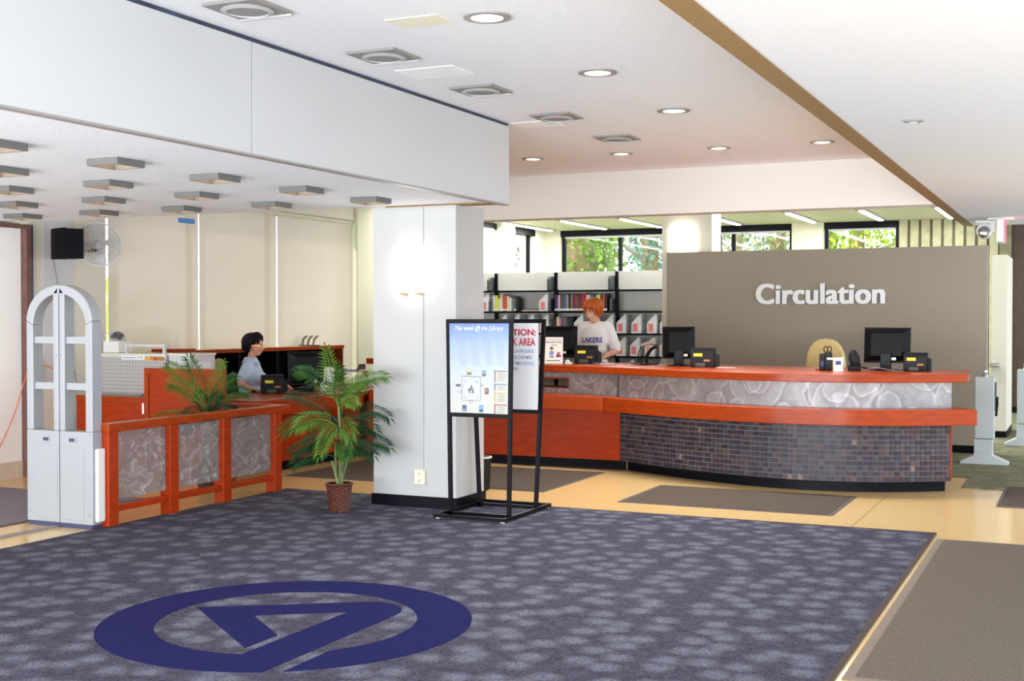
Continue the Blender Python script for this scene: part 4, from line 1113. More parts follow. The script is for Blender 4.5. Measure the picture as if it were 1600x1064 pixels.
for i, x in enumerate((-5.84, -5.64, -5.43, -5.22)): filebox(x, 1.0, '%s white file box from the left on the right bay, lower row' % ['first', 'second', 'third', 'fourth'][i], G)
for i, x in enumerate((-5.72, -5.52, -5.30)): filebox(x, .70, '%s white file box from the left in the bay just above the counter' % ['first', 'second', 'third'][i], G)
# white trays seen above the sign stand
for i, x in enumerate((-5.98, -5.82)):
    t = thing('paper_tray', 'cream paper tray %s of the column edge on the service counter' % ('just right' if i == 0 else 'second right'), 'tray', (x, 12.62+i*-.06, ZT), R(-20))
    MB().box(-.07, .07, -.09, .09, 0, .01).box(-.07, .07, .08, .09, .01, .30).box(-.07, -.06, -.09, .08, .01, .26).box(.06, .07, -.09, .08, .01, .26).build('tray', 'off_white', t)
    MB().box(-.055, .055, -.07, .07, .012, .24).build('papers', 'paper', t)

# ================================================================== PALMS
RT = Vector((.908, .419, 0)); TC = Vector((.419, -.908, 0))       # along and across the lobby diagonal
def frond(parent, base, tip, m, bulge=.10, leaf=.17, nrm=None, n=17, w=.0062):
    a = Vector(base); b_ = Vector(tip); ln = (b_-a).length
    mid = a.lerp(b_, .5)+Vector((0, 0, bulge))
    pts = [(a*(1-t)**2+mid*2*t*(1-t)+b_*t*t) for t in [i/12 for i in range(13)]]
    k = MB(); k.tube(pts, [.006*(1-.8*i/12)+.001 for i in range(13)], 5)
    up = Vector(nrm) if nrm else Vector((.25, -.55, .8)); up.normalize()
    for i in range(n):
        t = .16+.84*i/(n-1); p = a*(1-t)**2+mid*2*t*(1-t)+b_*t*t
        tg = ((mid-a)*(1-t)+(b_-mid)*t).normalized(); sd = tg.cross(up).normalized(); nm = sd.cross(tg).normalized()
        L = .66*leaf*(.45+.75*math.sin(PI*(.12+.80*t)))*random.uniform(.85, 1.15)
        for s in ((-1, 1) if i < n-1 else (0,)):
            d = (tg*(.75+.5*t)+sd*s*(1.05-.35*t)+nm*.12).normalized() if s else tg
            e1 = p+d*L*.5+Vector((0, 0, .004)); e2 = p+d*L+Vector((0, 0, -L*.22)); wv = d.cross(nm).normalized()*w
            fo = nm*.003
            k.add([p, e1-wv+fo, e1-fo, e1+wv+fo, e2], [(0, 2, 1), (0, 3, 2), (1, 2, 4), (2, 3, 4)])
    me = bpy.data.meshes.new('frond'); me.from_pydata(k.v, [], k.f)
    return link('frond', me, m, parent)
def pot(t):
    nseg, nr, h = 40, 18, .215; vs = []; fs = []
    for i in range(nr+1):
        z = h*i/nr; r0 = .076+.024*(i/nr)
        for j in range(nseg):
            r = r0+(.004 if ((j//2)+i) % 2 else -.003); vs.append((r*math.cos(2*PI*j/nseg), r*math.sin(2*PI*j/nseg), z))
    fs = [(i*nseg+j, i*nseg+(j+1) % nseg, (i+1)*nseg+(j+1) % nseg, (i+1)*nseg+j) for i in range(nr) for j in range(nseg)]+[tuple(reversed(range(nseg)))]
    k = MB(); k.add(vs, fs); k.build('basket', 'basket', t)
    k = MB().tube([(.104*math.cos(2*PI*j/28), .104*math.sin(2*PI*j/28), h) for j in range(29)], .009, 6); k.build('basket_rim', 'basket', t, True)
    MB().lathe([(.097, h-.03), (.03, h-.012)], 20).build('soil', 'soil', t, True)
random.seed(21)
pl = thing('potted_palm', 'potted palm in a woven brown basket standing before the column', 'plant', (-5.31, 8.28, .010))
pot(pl)
S1 = 1/200.0
def im(dx, z, toward=0): return tuple(RT*dx+TC*toward+Vector((0, 0, z)))
for q in ([im(0, .2), im(.01, .55), im(-.005, .82)], [im(-.02, .2), im(-.03, .45), im(-.02, .66)], [im(.02, .2), im(.03, .42), im(.05, .6)], [im(.0, .2, .03), im(-.05, .40, .05)], [im(.01, .2, -.03), im(.06, .42, -.05)]):
    MB().tube(catmull(q, 4), .009, 6).build('stem', 'stem_green', pl, True)
F = [  # base dx, base z, tip dx, tip z, toward, bulge, leaf, material
    (0, .78, -.10, 1.27, .02, .03, .20, 'leaf_light'), (0, .82, .02, 1.12, .10, .03, .17, 'leaf_green'), (-.01, .84, -.31, 1.10, .05, .10, .17, 'leaf_green'),
    (.01, .84, .36, 1.05, .0, .12, .17, 'leaf_light'), (.01, .86, .22, 1.02, .15, .10, .15, 'leaf_light'), (-.01, .70, -.40, .90, -.05, .10, .16, 'leaf_dark'),
    (.01, .80, .15, .84, .15, .10, .13, 'leaf_light'), (-.01, .64, -.42, .63, .10, .16, .20, 'leaf_green'), (.01, .64, .38, .73, -.04, .18, .18, 'leaf_dark'),
    (-.01, .66, -.30, .66, .25, .14, .18, 'leaf_light'), (0, .66, -.12, .46, .25, .14, .16, 'leaf_light'), (.01, .62, .12, .58, .22, .16, .17, 'leaf_light'),
    (-.02, .50, -.36, .46, .05, .10, .17, 'leaf_dark'), (.02, .48, .38, .50, -.02, .12, .18, 'leaf_dark'), (-.02, .42, -.34, .37, .08, .10, .16, 'leaf_dark'),
    (.02, .46, .28, .45, .12, .10, .17, 'leaf_dark'), (.02, .60, .30, .62, .08, .14, .17, 'leaf_dark'), (0, .55, .08, .42, .15, .12, .17, 'leaf_green'),
    (0, .62, -.06, .66, -.32, .16, .18, 'leaf_dark'), (0, .74, .16, .98, -.20, .06, .17, 'leaf_green'), (0, .50, .10, .50, -.30, .12, .17, 'leaf_dark'), (-.02, .55, -.22, .52, .14, .12, .17, 'leaf_dark')]
for bx_, bz, tx_, tz, tw2, bu, lf_, m_ in F: frond(pl, im(bx_, bz), im(tx_, tz, tw2), m_, bu, lf_, nrm=(.35, -.75, .55), n=17)
p2 = thing('potted_palm', 'potted palm rising behind the glass railing', 'plant', (-7.0, 8.80, 0))
pot(p2)
for q in ([im(0, .2), im(.01, .6)], [im(-.02, .2), im(-.03, .55)], [im(.02, .2), im(.05, .55)]): MB().tube(q, .011, 6).build('stem', 'stem_green', p2, True)
for bx_, bz, tx_, tz, tw2, bu, lf_, m_ in [(0, .70, -.30, 1.10, .1, .10, .20, 'leaf_light'), (0, .72, -.16, 1.16, .0, .05, .20, 'leaf_green'), (0, .75, .14, 1.13, .0, .05, .15, 'leaf_light'),
    (0, .70, .25, 1.00, .05, .12, .17, 'leaf_green'), (.02, .68, .36, .86, .05, .16, .16, 'leaf_green'), (-.02, .70, -.28, .95, .15, .12, .2, 'leaf_light'), (0, .62, -.46, .66, .05, .12, .06, 'leaf_light'),
    (0, .62, .22, .68, .15, .14, .17, 'leaf_dark'), (0, .62, -.15, .66, .2, .12, .17, 'leaf_dark'), (0, .62, .08, .62, .2, .12, .17, 'leaf_dark'), (0, .6, .2, .7, -.15, .1, .17, 'leaf_dark'),
    (0, .62, -.1, .85, -.1, .06, .16, 'leaf_dark'), (0, .62, .10, .84, .02, .06, .16, 'leaf_dark'), (0, .56, -.20, .55, .12, .1, .16, 'leaf_dark'), (0, .56, .18, .52, .1, .1, .16, 'leaf_dark')]:
    frond(p2, im(bx_, bz), im(tx_, tz, tw2), m_, bu, lf_, nrm=(.35, -.75, .55), n=18)
# ferns outside behind the first blind
fe = thing('fern', 'pale fern fronds showing through the blind behind the grey cabinets', 'plant', (-9.97, 10.55, -.3))
for dy, dz, ty, tz, sx in ((0, 1.35, .75, 2.05, .1), (0, 1.3, .35, 2.25, .0), (-.1, 1.3, -.45, 2.1, .1), (.1, 1.2, .9, 1.65, .2), (-.1, 1.2, -.6, 1.7, .2), (.2, 1.1, 1.0, 1.45, .1), (0, 1.3, .1, 2.2, .15)):
    frond(fe, (0, dy, dz), (sx, ty, tz), mat('fern_leaf', c(222, 236, 120), .6) if 'fern_leaf' not in M else 'fern_leaf', .15, .34, nrm=(1, 0, .2), n=20, w=.017)
MB().tube([(0, 0, 0), (0, 0, 1.35)], .03, 8).build('stem', 'stem_green', fe, True)

# ================================================================== PEOPLE
def rot_about(p, Mr): return Matrix.Translation(p) @ Mr @ Matrix.Translation(-Vector(p))
def head_shapes(k, T, s=1.0):
    def E(ct, r, rx=0): k.ell((0, 0, 0), [x*s for x in r], 20, 14, T @ Matrix.Translation(Vector(ct)*s) @ Matrix.Rotation(rx, 4, 'X'))
    E((0, .015, .035), (.074, .094, .085)); E((0, -.035, -.02), (.062, .055, .085)); E((0, -.045, -.072), (.040, .042, .034))
    E((0, -.03, .045), (.066, .06, .05))
    k.capsule(T @ (Vector((0, -.088, .012))*s), T @ (Vector((0, -.112, -.022))*s), .007*s, .0125*s, 10)
    for q in (-1, 1):
        E((q*.012, -.098, -.026), (.010, .010, .008)); E((q*.076, .012, -.008), (.010, .020, .032)); E((q*.036, -.066, -.022), (.024, .022, .02))
    E((0, -.088, -.053), (.022, .012, .011)); E((0, -.078, .030), (.05, .016, .012))
def face_parts(root, T, s=1.0, lipm='lip', brow='hair_dark'):
    for q in (-1, 1):
        e_ = MB().ell((0, 0, 0), (.0125*s, .006*s, .0065*s), 10, 7, T @ Matrix.Translation(Vector((q*.031, -.0885, .012))*s)).build('eye', 'eye_white', root, True)
        MB().ell((0, 0, 0), (.0055*s, .003*s, .0058*s), 10, 6, T @ Matrix.Translation(Vector((q*.031, -.0935, .0115))*s)).build('iris', 'iris', e_, True)
        MB().capsule(T @ (Vector((q*.016, -.093, .032))*s), T @ (Vector((q*.047, -.082, .034))*s), .0042*s, .003*s, 6).build('eyebrow', brow, root, True)
    k = MB().ell((0, 0, 0), (.021*s, .006*s, .0045*s), 12, 6, T @ Matrix.Translation(Vector((0, -.098, -.0495))*s)).ell((0, 0, 0), (.017*s, .006*s, .005*s), 12, 6, T @ Matrix.Translation(Vector((0, -.096, -.058))*s))
    k.build('lips', lipm, root, True)
def hand_shapes(k, wrist, direction, palm_n, side, curl=.35, s=1.0):
    # wrist point, direction of the fingers, palm normal (towards what is touched), side = thumb direction
    w = Vector(wrist); d = Vector(direction).normalized(); n_ = Vector(palm_n).normalized(); sd = Vector(side).normalized()
    for q in (-.026, -.009, .009, .026): k.capsule(w+sd*q*.7*s, w+(d*.085+sd*q)*s, .017*s, .013*s, 8)
    for q, ln in ((-.030, .060), (-.010, .074), (.010, .080), (.030, .072)):
        a = w+(d*.085+sd*q)*s; d1 = (d+n_*curl*.6).normalized(); b_ = a+d1*ln*.45*s
        d2 = (d+n_*curl*1.5).normalized(); c_ = b_+d2*ln*.32*s; d3 = (d+n_*curl*2.4).normalized(); e_ = c_+d3*ln*.25*s
        k.capsule(a, b_, .0092*s, .0085*s, 8); k.capsule(b_, c_, .0085*s, .008*s, 8); k.capsule(c_, e_, .008*s, .007*s, 8)
    a = w+(d*.03+sd*.026)*s; b_ = a+(d*.03+sd*.032+n_*.012)*s; c_ = b_+(d*.032+sd*.008+n_*.014)*s
    k.capsule(a, b_, .013*s, .0105*s, 8); k.capsule(b_, c_, .0105*s, .0085*s, 8)
def hair_locks(root, T, s, m, locks, cap, wth=.016):
    k = MB()
    for ct, r in cap: k.ell((0, 0, 0), [x*s for x in r], 22, 14, T @ Matrix.Translation(Vector(ct)*s))
    for az, el0, el1, out in locks:
        pts = []; rs = []
        for i in range(7):
            t = i/6; el = R(el0+(el1-el0)*t); a = R(az+math.sin(t*3+az)*4)
            rr = 1.0+out*math.sin(PI*min(1, t*.9))
            p = Vector((math.cos(a)*math.cos(el)*.084*rr, math.sin(a)*math.cos(el)*.104*rr+.012, math.sin(el)*.104*rr+.030))
            if el < 0: p = Vector((math.cos(a)*.082*rr, math.sin(a)*.100*rr+.012, math.sin(el)*.115+.03))
            pts.append(T @ (p*s)); rs.append(wth*s*(1-.75*t*t)+.001)
        k.tube(pts, rs, 6)
    me = k.mesh('hair')
    return link('hair', me, m, root, True)

def wrapped_text(body, width, height, centre_x, z0, shirt_me, root, m, name='print', **kw):
    me = text_mesh(body, width, height, extrude=0, **kw)
    bm = bmesh.new(); bm.from_mesh(me)
    bmesh.ops.triangulate(bm, faces=bm.faces[:]); bmesh.ops.subdivide_edges(bm, edges=bm.edges[:], cuts=1)
    bv = BVHTree.FromPolygons([v.co[:] for v in shirt_me.vertices], [p.vertices[:] for p in shirt_me.polygons])
    for v in bm.verts:
        x, z = centre_x-width/2+v.co.x, z0+v.co.y
        h = bv.ray_cast(Vector((x, -1, z)), Vector((0, 1, 0)))
        v.co = Vector((x, (h[0].y if h[0] else -.12)-.004, z))
    bm.to_mesh(me); bm.free()
    return link(name, me, m, root)

# ---- standing man
mn = thing('person', 'person with red hair in a white printed T-shirt standing behind the counter', 'person', (-5.10, 13.28, .008), R(14))
HM = Matrix.Translation((0, -.035, 1.585)) @ Matrix.Rotation(R(-28), 4, 'Z') @ Matrix.Rotation(R(20), 4, 'X') @ Matrix.Translation((0, -.01, .005))
def man_body(k, g):
    k.ell((0, .0, .98), (.155+g, .11+g, .13), 18, 12); k.ell((0, .0, 1.12), (.145+g, .10+g, .16), 18, 12); k.ell((0, -.005, 1.28), (.17+g, .11+g, .16), 18, 12)
    k.capsule((-.14, .01, 1.405), (.14, .01, 1.405), .062+g, .062+g)
k = MB(); man_body(k, -.012)
k.capsule((0, .01, 1.40), (0, -.015, 1.53), .058, .052)
head_shapes(k, HM, 1.02)
for s in (-1, 1):
    k.capsule((s*.175, .01, 1.39), (s*.255, -.02, 1.14), .050, .040); k.capsule((s*.255, -.02, 1.14), (s*.15, -.25, 1.085), .040, .028)
    hand_shapes(k, (s*.145, -.255, 1.082), (-s*.35, -.9, -.18), (0, -.2, -1), (-s*.9, .35, 0), .3)
    k.capsule((s*.09, .0, .92), (s*.10, -.01, .50), .085, .060); k.capsule((s*.10, -.01, .50), (s*.10, .02, .09), .058, .042)
    k.capsule((s*.10, .03, .05), (s*.11, -.12, .035), .042, .034)
body = link('body', remesh(k, .0065, 3), 'skin_man', mn, True)
face_parts(mn, HM, 1.02, 'lip', 'hair_red')
k = MB(); man_body(k, .012); k.ell((0, 0, .95), (.172, .13, .10), 18, 10)
for s in (-1, 1): k.capsule((s*.165, .01, 1.395), (s*.25, -.015, 1.175), .067, .062)
k.capsule((0, .012, 1.40), (0, .008, 1.412), .070, .068)
sh_me = remesh(k, .008, 14)
shirt = link('tshirt', sh_me, 'tshirt', mn, True)
MB().tube([(.067*math.cos(2*PI*i/20), .004+.067*math.sin(2*PI*i/20), 1.462+.018*math.sin(2*PI*i/20)) for i in range(21)], .008, 6).build('collar', 'tshirt', shirt, True)
wrapped_text('LAKERS', .235, .062, -.012, 1.235, sh_me, shirt, 'navy_ink', 'shirt_print', bold=.03, shear=.1)
k = MB()
for s in (-1, 1):
    k.capsule((s*.085, .0, .90), (s*.10, -.01, .50), .100, .078); k.capsule((s*.10, -.01, .50), (s*.10, .02, .10), .076, .066)
k.ell((0, 0, .93), (.165, .122, .10), 18, 10)
link('jeans', remesh(k, .010, 3), 'denim', mn, True)
for s in (-1, 1):
    q = MB().ell((s*.107, -.05, .04), (.05, .14, .042), 14, 9); link('shoe', q.mesh('shoe'), 'shoe', mn, True)
random.seed(5)
lk = []
for az in range(0, 360, 9):
    fr = abs(((az-270+180) % 360)-180)           # 0 at the face
    end = 14 if fr < 38 else (-18 if fr < 70 else (-36 if fr < 110 else -48))
    for e0 in (88, 70): lk.append((az+random.uniform(-4, 4), e0, end+random.uniform(-11, 9), .09+random.uniform(0, .09)))
hair_locks(mn, HM, 1.04, 'hair_red', lk, [((0, .022, .048), (.083, .098, .090)), ((0, .045, -.01), (.078, .068, .09))])
MB().tube([(.150+.031*math.cos(2*PI*i/16), -.243+.012*math.sin(2*PI*i/16), 1.087+.031*math.sin(2*PI*i/16)) for i in range(17)], .006, 6).build('bracelet', 'chrome', mn, True)

# ---- seated woman
wo = thing('person', 'person with short dark hair and glasses in a pale blue shirt seated at the desk', 'person', (-8.30, 11.19, 0), R(111))
HW = Matrix.Translation((0, -.03, 1.212)) @ Matrix.Rotation(R(-6), 4, 'Z') @ Matrix.Rotation(R(4), 4, 'X')
def woman_torso(k, g):
    k.ell((0, .03, .56), (.175+g, .145+g, .13), 18, 12); k.ell((0, .01, .72), (.155+g, .12+g, .15), 18, 12); k.ell((0, -.01, .87), (.162+g, .118+g, .14), 18, 12)
    for s in (-1, 1): k.ell((s*.065, -.085, .86), (.072+g, .06+g, .07), 14, 10)
    k.capsule((-.125, .01, .985), (.125, .01, .985), .056+g, .056+g)
k = MB(); woman_torso(k, -.012)
k.capsule((0, .01, .99), (0, -.01, 1.14), .050, .046)
head_shapes(k, HW, .95)
k.capsule((-.16, .01, .975), (-.265, .05, .82), .046, .038); k.capsule((-.265, .05, .82), (-.385, -.055, .785), .038, .026)
hand_shapes(k, (-.39, -.06, .783), (-.25, -.95, -.12), (0, 0, -1), (.95, -.25, 0), .42, .95)
k.capsule((.16, .01, .975), (.23, -.06, .80), .046, .038); k.capsule((.23, -.06, .80), (.13, -.28, .785), .038, .026)
hand_shapes(k, (.125, -.285, .785), (-.3, -.95, -.08), (0, 0, -1), (-.95, .3, 0), .42, .95)
for s in (-1, 1):
    k.capsule((s*.09, .02, .53), (s*.10, -.38, .53), .085, .062); k.capsule((s*.10, -.38, .53), (s*.10, -.36, .10), .056, .040); k.capsule((s*.10, -.35, .05), (s*.10, -.47, .035), .038, .03)
link('body', remesh(k, .0065, 3), 'skin', wo, True)
face_parts(wo, HW, .95)
k = MB(); woman_torso(k, .010)
k.capsule((-.155, .01, .98), (-.235, .035, .865), .066, .066); k.capsule((.155, .01, .98), (.21, -.03, .855), .066, .066)
k.capsule((0, .012, 1.02), (0, .010, 1.03), .066, .06)
sw = link('shirt', remesh(k, .008, 10), 'shirt_blue', wo, True)
for s in (-1, 1):
    q = MB(); n_ = 7
    top = [(s*.064*math.cos(R(-80+a)), .012+.064*math.sin(R(-80+a)), 1.095) for a in [i*170/n_ for i in range(n_+1)]]
    low = [(s*(.064+.034)*math.cos(R(-80+a)), .005+(.064+.040)*math.sin(R(-80+a)), 1.035-.02*math.cos(R(a/2))) for a in [i*170/n_ for i in range(n_+1)]]
    q.add(top+low, [(i, i+1, n_+2+i, n_+1+i) for i in range(n_)])
    o = q.build('collar', 'shirt_blue', sw, True); md = o.modifiers.new('thick', 'SOLIDIFY'); md.thickness = .006
for z in (.98, .90, .80): MB().ell((0, -.135 if z < .95 else -.085, z), (.006, .004, .006), 8, 5).build('button', 'white_plastic', sw)
k = MB()
for s in (-1, 1): k.capsule((s*.09, .02, .53), (s*.10, -.38, .53), .095, .076); k.capsule((s*.10, -.38, .53), (s*.10, -.36, .12), .072, .062)
k.ell((0, .03, .53), (.182, .15, .10), 18, 10)
link('trousers', remesh(k, .010, 3), 'trouser_dark', wo, True)
for s in (-1, 1): link('shoe', MB().ell((s*.10, -.41, .038), (.045, .125, .04), 14, 9).mesh('shoe'), 'shoe', wo, True)
lk = []
for az in range(0, 360, 8):
    fr = abs(((az-270+180) % 360)-180)
    end = 34 if fr < 45 else (6 if fr < 80 else (-26 if fr < 120 else -50))
    for e0 in (90, 72, 55): lk.append((az+random.uniform(-5, 5), e0, end+random.uniform(-8, 8), .16+random.uniform(0, .10)))
hair_locks(wo, HW, .98, 'hair_dark', lk, [((0, .03, .055), (.088, .098, .092)), ((0, .055, .0), (.074, .062, .085))], .017)
gl = MB()
for q in (-1, 1):
    gl.tube([HW @ Vector((q*.030+.019*math.cos(2*PI*i/14), -.103+abs(.2*.019*math.cos(2*PI*i/14)), .010+.014*math.sin(2*PI*i/14))) for i in range(15)], .0016, 5)
    gl.tube([HW @ Vector((q*.049, -.098, .013)), HW @ Vector((q*.074, .0, .015))], .0015, 5)
gl.tube([HW @ Vector((-.011, -.106, .012)), HW @ Vector((.011, -.106, .012))], .0016, 5)
gl.build('glasses', 'gold', wo, True)
for q in (-1, 1): MB().ell(HW @ Vector((q*.080, .006, -.040)), (.006, .006, .006), 8, 6).build('earring', 'white_plastic', wo, True)
ms = thing('computer_mouse', 'black computer mouse under the seated woman\'s right hand', 'mouse', (-8.055, 10.915, .73), R(95))
MB().ell((0, 0, .008), (.03, .055, .022), 14, 8).build('shell', 'black_plastic', ms, True)
MB().lathe([(.006, -.004), (.006, .004)], 8, Mx=Matrix.Translation((0, -.03, .028)) @ Matrix.Rotation(PI/2, 4, 'Y')).build('wheel', 'dark_grey_steel', ms)

# ================================================================== CEILING FIXTURES
def downlight(x, y, z, label, power=14, r=.12):
    t = thing('downlight', label, 'light', (x, y, z), 0, 'round recessed ceiling downlights')
    MB().lathe([(r*.66, -.004), (r*.70, -.012), (r, -.010), (r, 0), (r*.66, 0)], 30, close=True).build('trim_ring', 'steel_trim', t, True)
    MB().lathe([(r*.66, -.004), (r*.60, -.0015), (.01, -.001)], 30).build('lamp', 'lamp_warm', t, True)
    d = bpy.data.lights.new('downlight_beam', 'SPOT'); d.energy = power*6; d.spot_size = R(110); d.spot_blend = .8; d.shadow_soft_size = .08; d.color = (1, .97, .92)
    o = bpy.data.objects.new('downlight_beam', d); COL.objects.link(o); o.parent = t; o.location = (0, 0, -.03)
    return t
for i, y in enumerate((5.68, 7.24, 8.80)):
    downlight(-2.76, y, ZU, ['nearest downlight at the top of the high ceiling', 'downlight in the middle of the high ceiling', 'third downlight from the front beside the brown edge strip'][i])
for i, x in enumerate((-4.81, -3.92, -3.0, -2.09)):
    downlight(x, 10.90, ZU, '%s of the four back downlights before the cream beam, counted from the left' % ['first', 'second', 'third', 'fourth'][i], 14, .105)
sd2 = thing('ceiling_sensor', 'small chrome ceiling spot in the lower right ceiling', 'spot', (-.86, 7.0, ZR))
MB().lathe([(.05, 0), (.05, -.008), (.035, -.012), (.03, -.004), (.005, -.003)], 20).build('ring', 'vent_grey', sd2, True)
MB().ell((0, 0, -.006), (.026, .026, .012), 12, 7).build('lens', 'light_grey_steel', sd2, True)
vent0 = None
for i, (x, y) in enumerate(((-3.74, 5.02), (-3.70, 6.25), (-3.67, 7.46), (-3.64, 8.69), (-3.61, 9.93))):
    lb_ = ['square air vent cut off by the top picture edge', 'second square air vent from the front', 'third square air vent from the front', 'fourth square air vent beside the white ceiling patch', 'farthest square air vent before the back downlights'][i]
    if vent0 is None:
        t = thing('ceiling_vent', lb_, 'vent', (x, y, ZU), 0, 'square ceiling vents along the fascia'); h = .155
        MB().box(-h, h, -h, h, -.016, 0).build('plate', 'vent_grey', t)
        MB().box(-h, h, h-.012, h, -.026, -.016).build('lip', 'vent_ring', t)
        MB().lathe([(.125, -.016), (.13, -.022), (.103, -.03), (.10, -.018)], 32, close=True).build('ring', 'vent_ring', t, True)
        MB().lathe([(.098, -.024), (.098, -.018)], 32).build('core', 'vent_grey', t); vent0 = t
    else: dup(vent0, (x, y, ZU), None, lb_)
for x, y, w, d, m_, lb_ in ((-3.12, 5.63, .15, .10, 'ceiling_patch_yellow', 'yellowish square plate in the high ceiling near the first downlight'), (-3.68, 6.83, .20, .15, 'ceiling_patch', 'white repair patch between the second and third vents'), (-3.93, 8.99, .17, .14, 'ceiling_patch', 'white repair patch beside the end of the fascia')):
    o = MB().box(-w, w, -d, d, -.004, 0).build('ceiling_patch', m_, None, loc=(x, y, ZU)); tag(o, lb_, 'patch')
sq0 = None
gx = [(-4.95, -5.82, -6.69, -7.54, -8.40)]
SQ = [(-5.03, 5.52), (-5.87, 6.37), (-6.70, 7.22), (-7.54, 8.07), (-5.0, 6.37), (-5.83, 7.22), (-6.67, 8.07), (-4.93, 7.22), (-5.79, 8.07), (-4.89, 8.07), (-5.08, 4.70), (-5.93, 5.53), (-6.75, 6.37), (-7.58, 7.22), (-8.40, 8.07)]
names = ['largest square light near the fascia, first of its column', 'second square light below the largest one', 'third square light below the largest one', 'square light above the wall fan', 'square light nearest the fascia seam', 'square light left of and behind the one by the seam',
         'square light above the blue tape strip', 'square light third from the column along the fascia', 'square light second from the column over the blinds', 'square light touching the top of the column', 'square light cut off at the left picture edge, topmost',
         'square light cut off at the left picture edge, second down', 'square light near the left picture edge, third down', 'square light near the left picture edge, fourth down', 'square light above the brown door frame']
for (x, y), lb_ in zip(SQ, names):
    if sq0 is None:
        t = thing('square_light', lb_, 'light', (x, y, ZS), 0, 'square surface lights on the low ceiling'); h, b_, dz = .112, .014, .04
        k = MB().box(-h, h, -h, -h+b_, -dz, 0).box(-h, h, h-b_, h, -dz, 0).box(-h, -h+b_, -h+b_, h-b_, -dz, 0).box(h-b_, h, -h+b_, h-b_, -dz, 0)
        k.build('housing', 'fixture_grey', t)
        MB().box(-h+b_, h-b_, -h+b_, h-b_, -.008, 0).build('diffuser', 'lamp_amber', t); sq0 = t
    else: dup(sq0, (x, y, ZS), None, lb_)
for i, x in enumerate((-8.95, -7.90, -6.86, -5.45, -4.18, -3.09, -2.0)):
    t = thing('fluorescent_light', '%s fluorescent strip from the left on the back room ceiling' % ['first', 'second', 'third', 'fourth', 'fifth', 'sixth', 'seventh'][i], 'light', (x, 18.2, ZB-.002), 0, 'fluorescent strips of the back room')
    MB().box(-.075, .075, -3.0, 3.0, -.012, 0).build('housing', 'vent_grey', t)
    for y0 in (-2.95, -1.2, .9):
        MB().box(-.035, .035, y0, y0+(1.6 if y0 < 0 else 2.0), -.03, -.012).build('tube', 'fluoro', t)
    area_light('fluorescent_glow', (0, 0, -.05), (0, 0, -1), .1, 5.6, 50, (.97, 1, .97), t)
el = thing('emergency_light', 'white emergency spotlight under the edge of the right ceiling', 'light', (-1.02, 14.5, ZR))
MB().box(-.10, .10, -.05, .05, -.03, 0).build('mount', 'white_plastic', el, bevel=.004)
MB().box(.04, .09, -.05, .05, -.13, -.03).build('arm', 'white_plastic', el, bevel=.006)
MB().lathe([(.03, .07), (.075, .05), (.085, -.02), (.08, -.05), (.07, -.05)], 20, Mx=Matrix.Translation((-.01, -.02, -.12)) @ Matrix.Rotation(R(80), 4, 'X') @ Matrix.Rotation(R(180), 4, 'X')).build('lamp_head', 'white_plastic', el, True)
MB().ell((-.01, -.075, -.13), (.065, .02, .065), 16, 8).build('lens', 'chrome', el, True)
xs_ = thing('exit_sign', 'white ceiling hung exit sign seen edge on with red lit side', 'sign', (-.845, 14.2, ZR))
MB().box(-.13, .13, -.08, .08, -.02, 0).build('canopy', 'white_plastic', xs_, bevel=.003)
MB().box(-.035, .035, -.16, .16, -.26, -.02).build('housing', 'white_plastic', xs_, bevel=.004)
MB().box(.035, .042, -.15, .15, -.25, -.03).build('lit_face', 'exit_red', xs_)

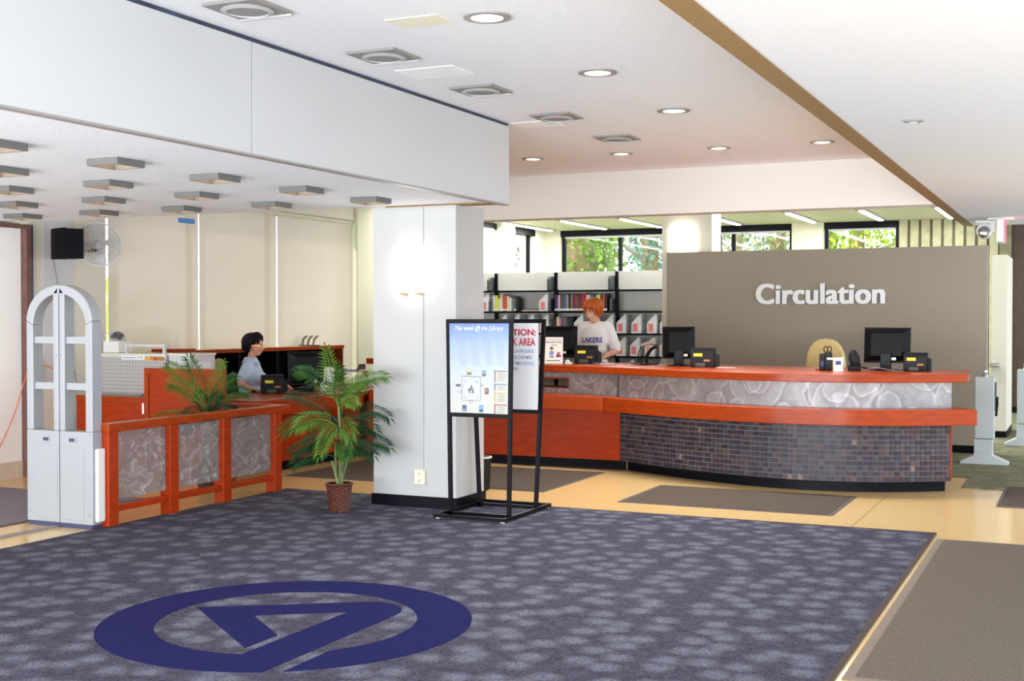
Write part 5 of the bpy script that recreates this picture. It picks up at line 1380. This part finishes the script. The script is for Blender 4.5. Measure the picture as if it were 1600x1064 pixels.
# ================================================================== TREES OUTSIDE
def leaves(root, blobs, n, size, m, seed):
    random.seed(seed); k = MB()
    for _ in range(n):
        ct, r = random.choice(blobs)
        u = Vector((random.gauss(0, 1), random.gauss(0, 1), random.gauss(0, 1))).normalized()*(random.random()**.33)
        p = Vector((ct[0]+u.x*r[0], ct[1]+u.y*r[1], ct[2]+u.z*r[2]))
        q = Euler((random.uniform(0, 6.3), random.uniform(0, 6.3), random.uniform(0, 6.3))).to_matrix(); s = size*random.uniform(.6, 1.2)
        k.add([p+q @ Vector(v) for v in ((-s*.5, 0, 0), (0, -s*.3, 0), (s*.6, 0, 0), (0, s*.3, 0))], [(0, 1, 2, 3)])
    me = bpy.data.meshes.new('foliage'); me.from_pydata(k.v, [], k.f); return link('foliage', me, m, root)
def tree(label, loc, h, r, blobs, n, size, lm, seed, tw=True):
    t = thing('tree', label, 'tree', loc)
    MB().tube([(0, 0, 0), (.05, 0, h*.5), (0, .05, h)], [r, r*.85, r*.7], 14).build('trunk', 'bark', t, True)
    random.seed(seed)
    for i in range(7 if tw else 2):
        a = random.uniform(0, 6.3); z = random.uniform(.35, .9)*h; L = random.uniform(.8, 2.0)
        MB().tube([(0, 0, z), (L*.5*math.cos(a), L*.5*math.sin(a), z+.4), (L*math.cos(a), L*math.sin(a), z+.5)], [r*.25, r*.15, .01], 6).build('branch', 'twig', t, True)
    leaves(t, blobs, n, size, lm, seed)
tree('big trunk wrapped in green ivy behind the left back window', (-10.0, 25.0, -.3), 6, .45, [((0, -.2, 3.2), (.75, .6, 2.4)), ((.6, 0, 3.4), (.5, .4, 1.6))], 2600, .14, 'ivy', 1, False)
tree('blue green ivy tree behind the second back window', (-9.50, 28.3, -.3), 6, .25, [((0, 0, 3.4), (.55, .5, 2.2))], 1500, .14, 'ivy_blue', 2)
tree('pale bare tree far behind the second back window', (-8.6, 33.0, -.3), 5, .2, [((0, 0, 4), (2.2, 1.5, 1.8))], 700, .13, 'twig', 3)
tree('pale leafy tree behind the window beside the white column', (-6.6, 29.0, -.3), 5, .25, [((0, 0, 3.6), (1.6, 1.2, 2.0))], 1800, .16, 'tree_leaf', 4)
tree('yellow green tree behind the window left of the concrete wall', (-4.4, 26.5, -.3), 5, .2, [((.1, 0, 3.3), (1.0, .8, 1.6)), ((-.9, .3, 3.6), (.5, .5, 1.2))], 3200, .13, 'tree_yellow', 5)
tree('dull leafy tree low in the narrow window of the back corner', (-14.5, 30.5, -.3), 3.2, .15, [((0, 0, 2.4), (1.8, 1.6, 1.5))], 1500, .16, 'twig', 6)

# entrance fittings that share a wall
tag(tp, 'short strip of bright blue tape at the top of the blind', 'tape')
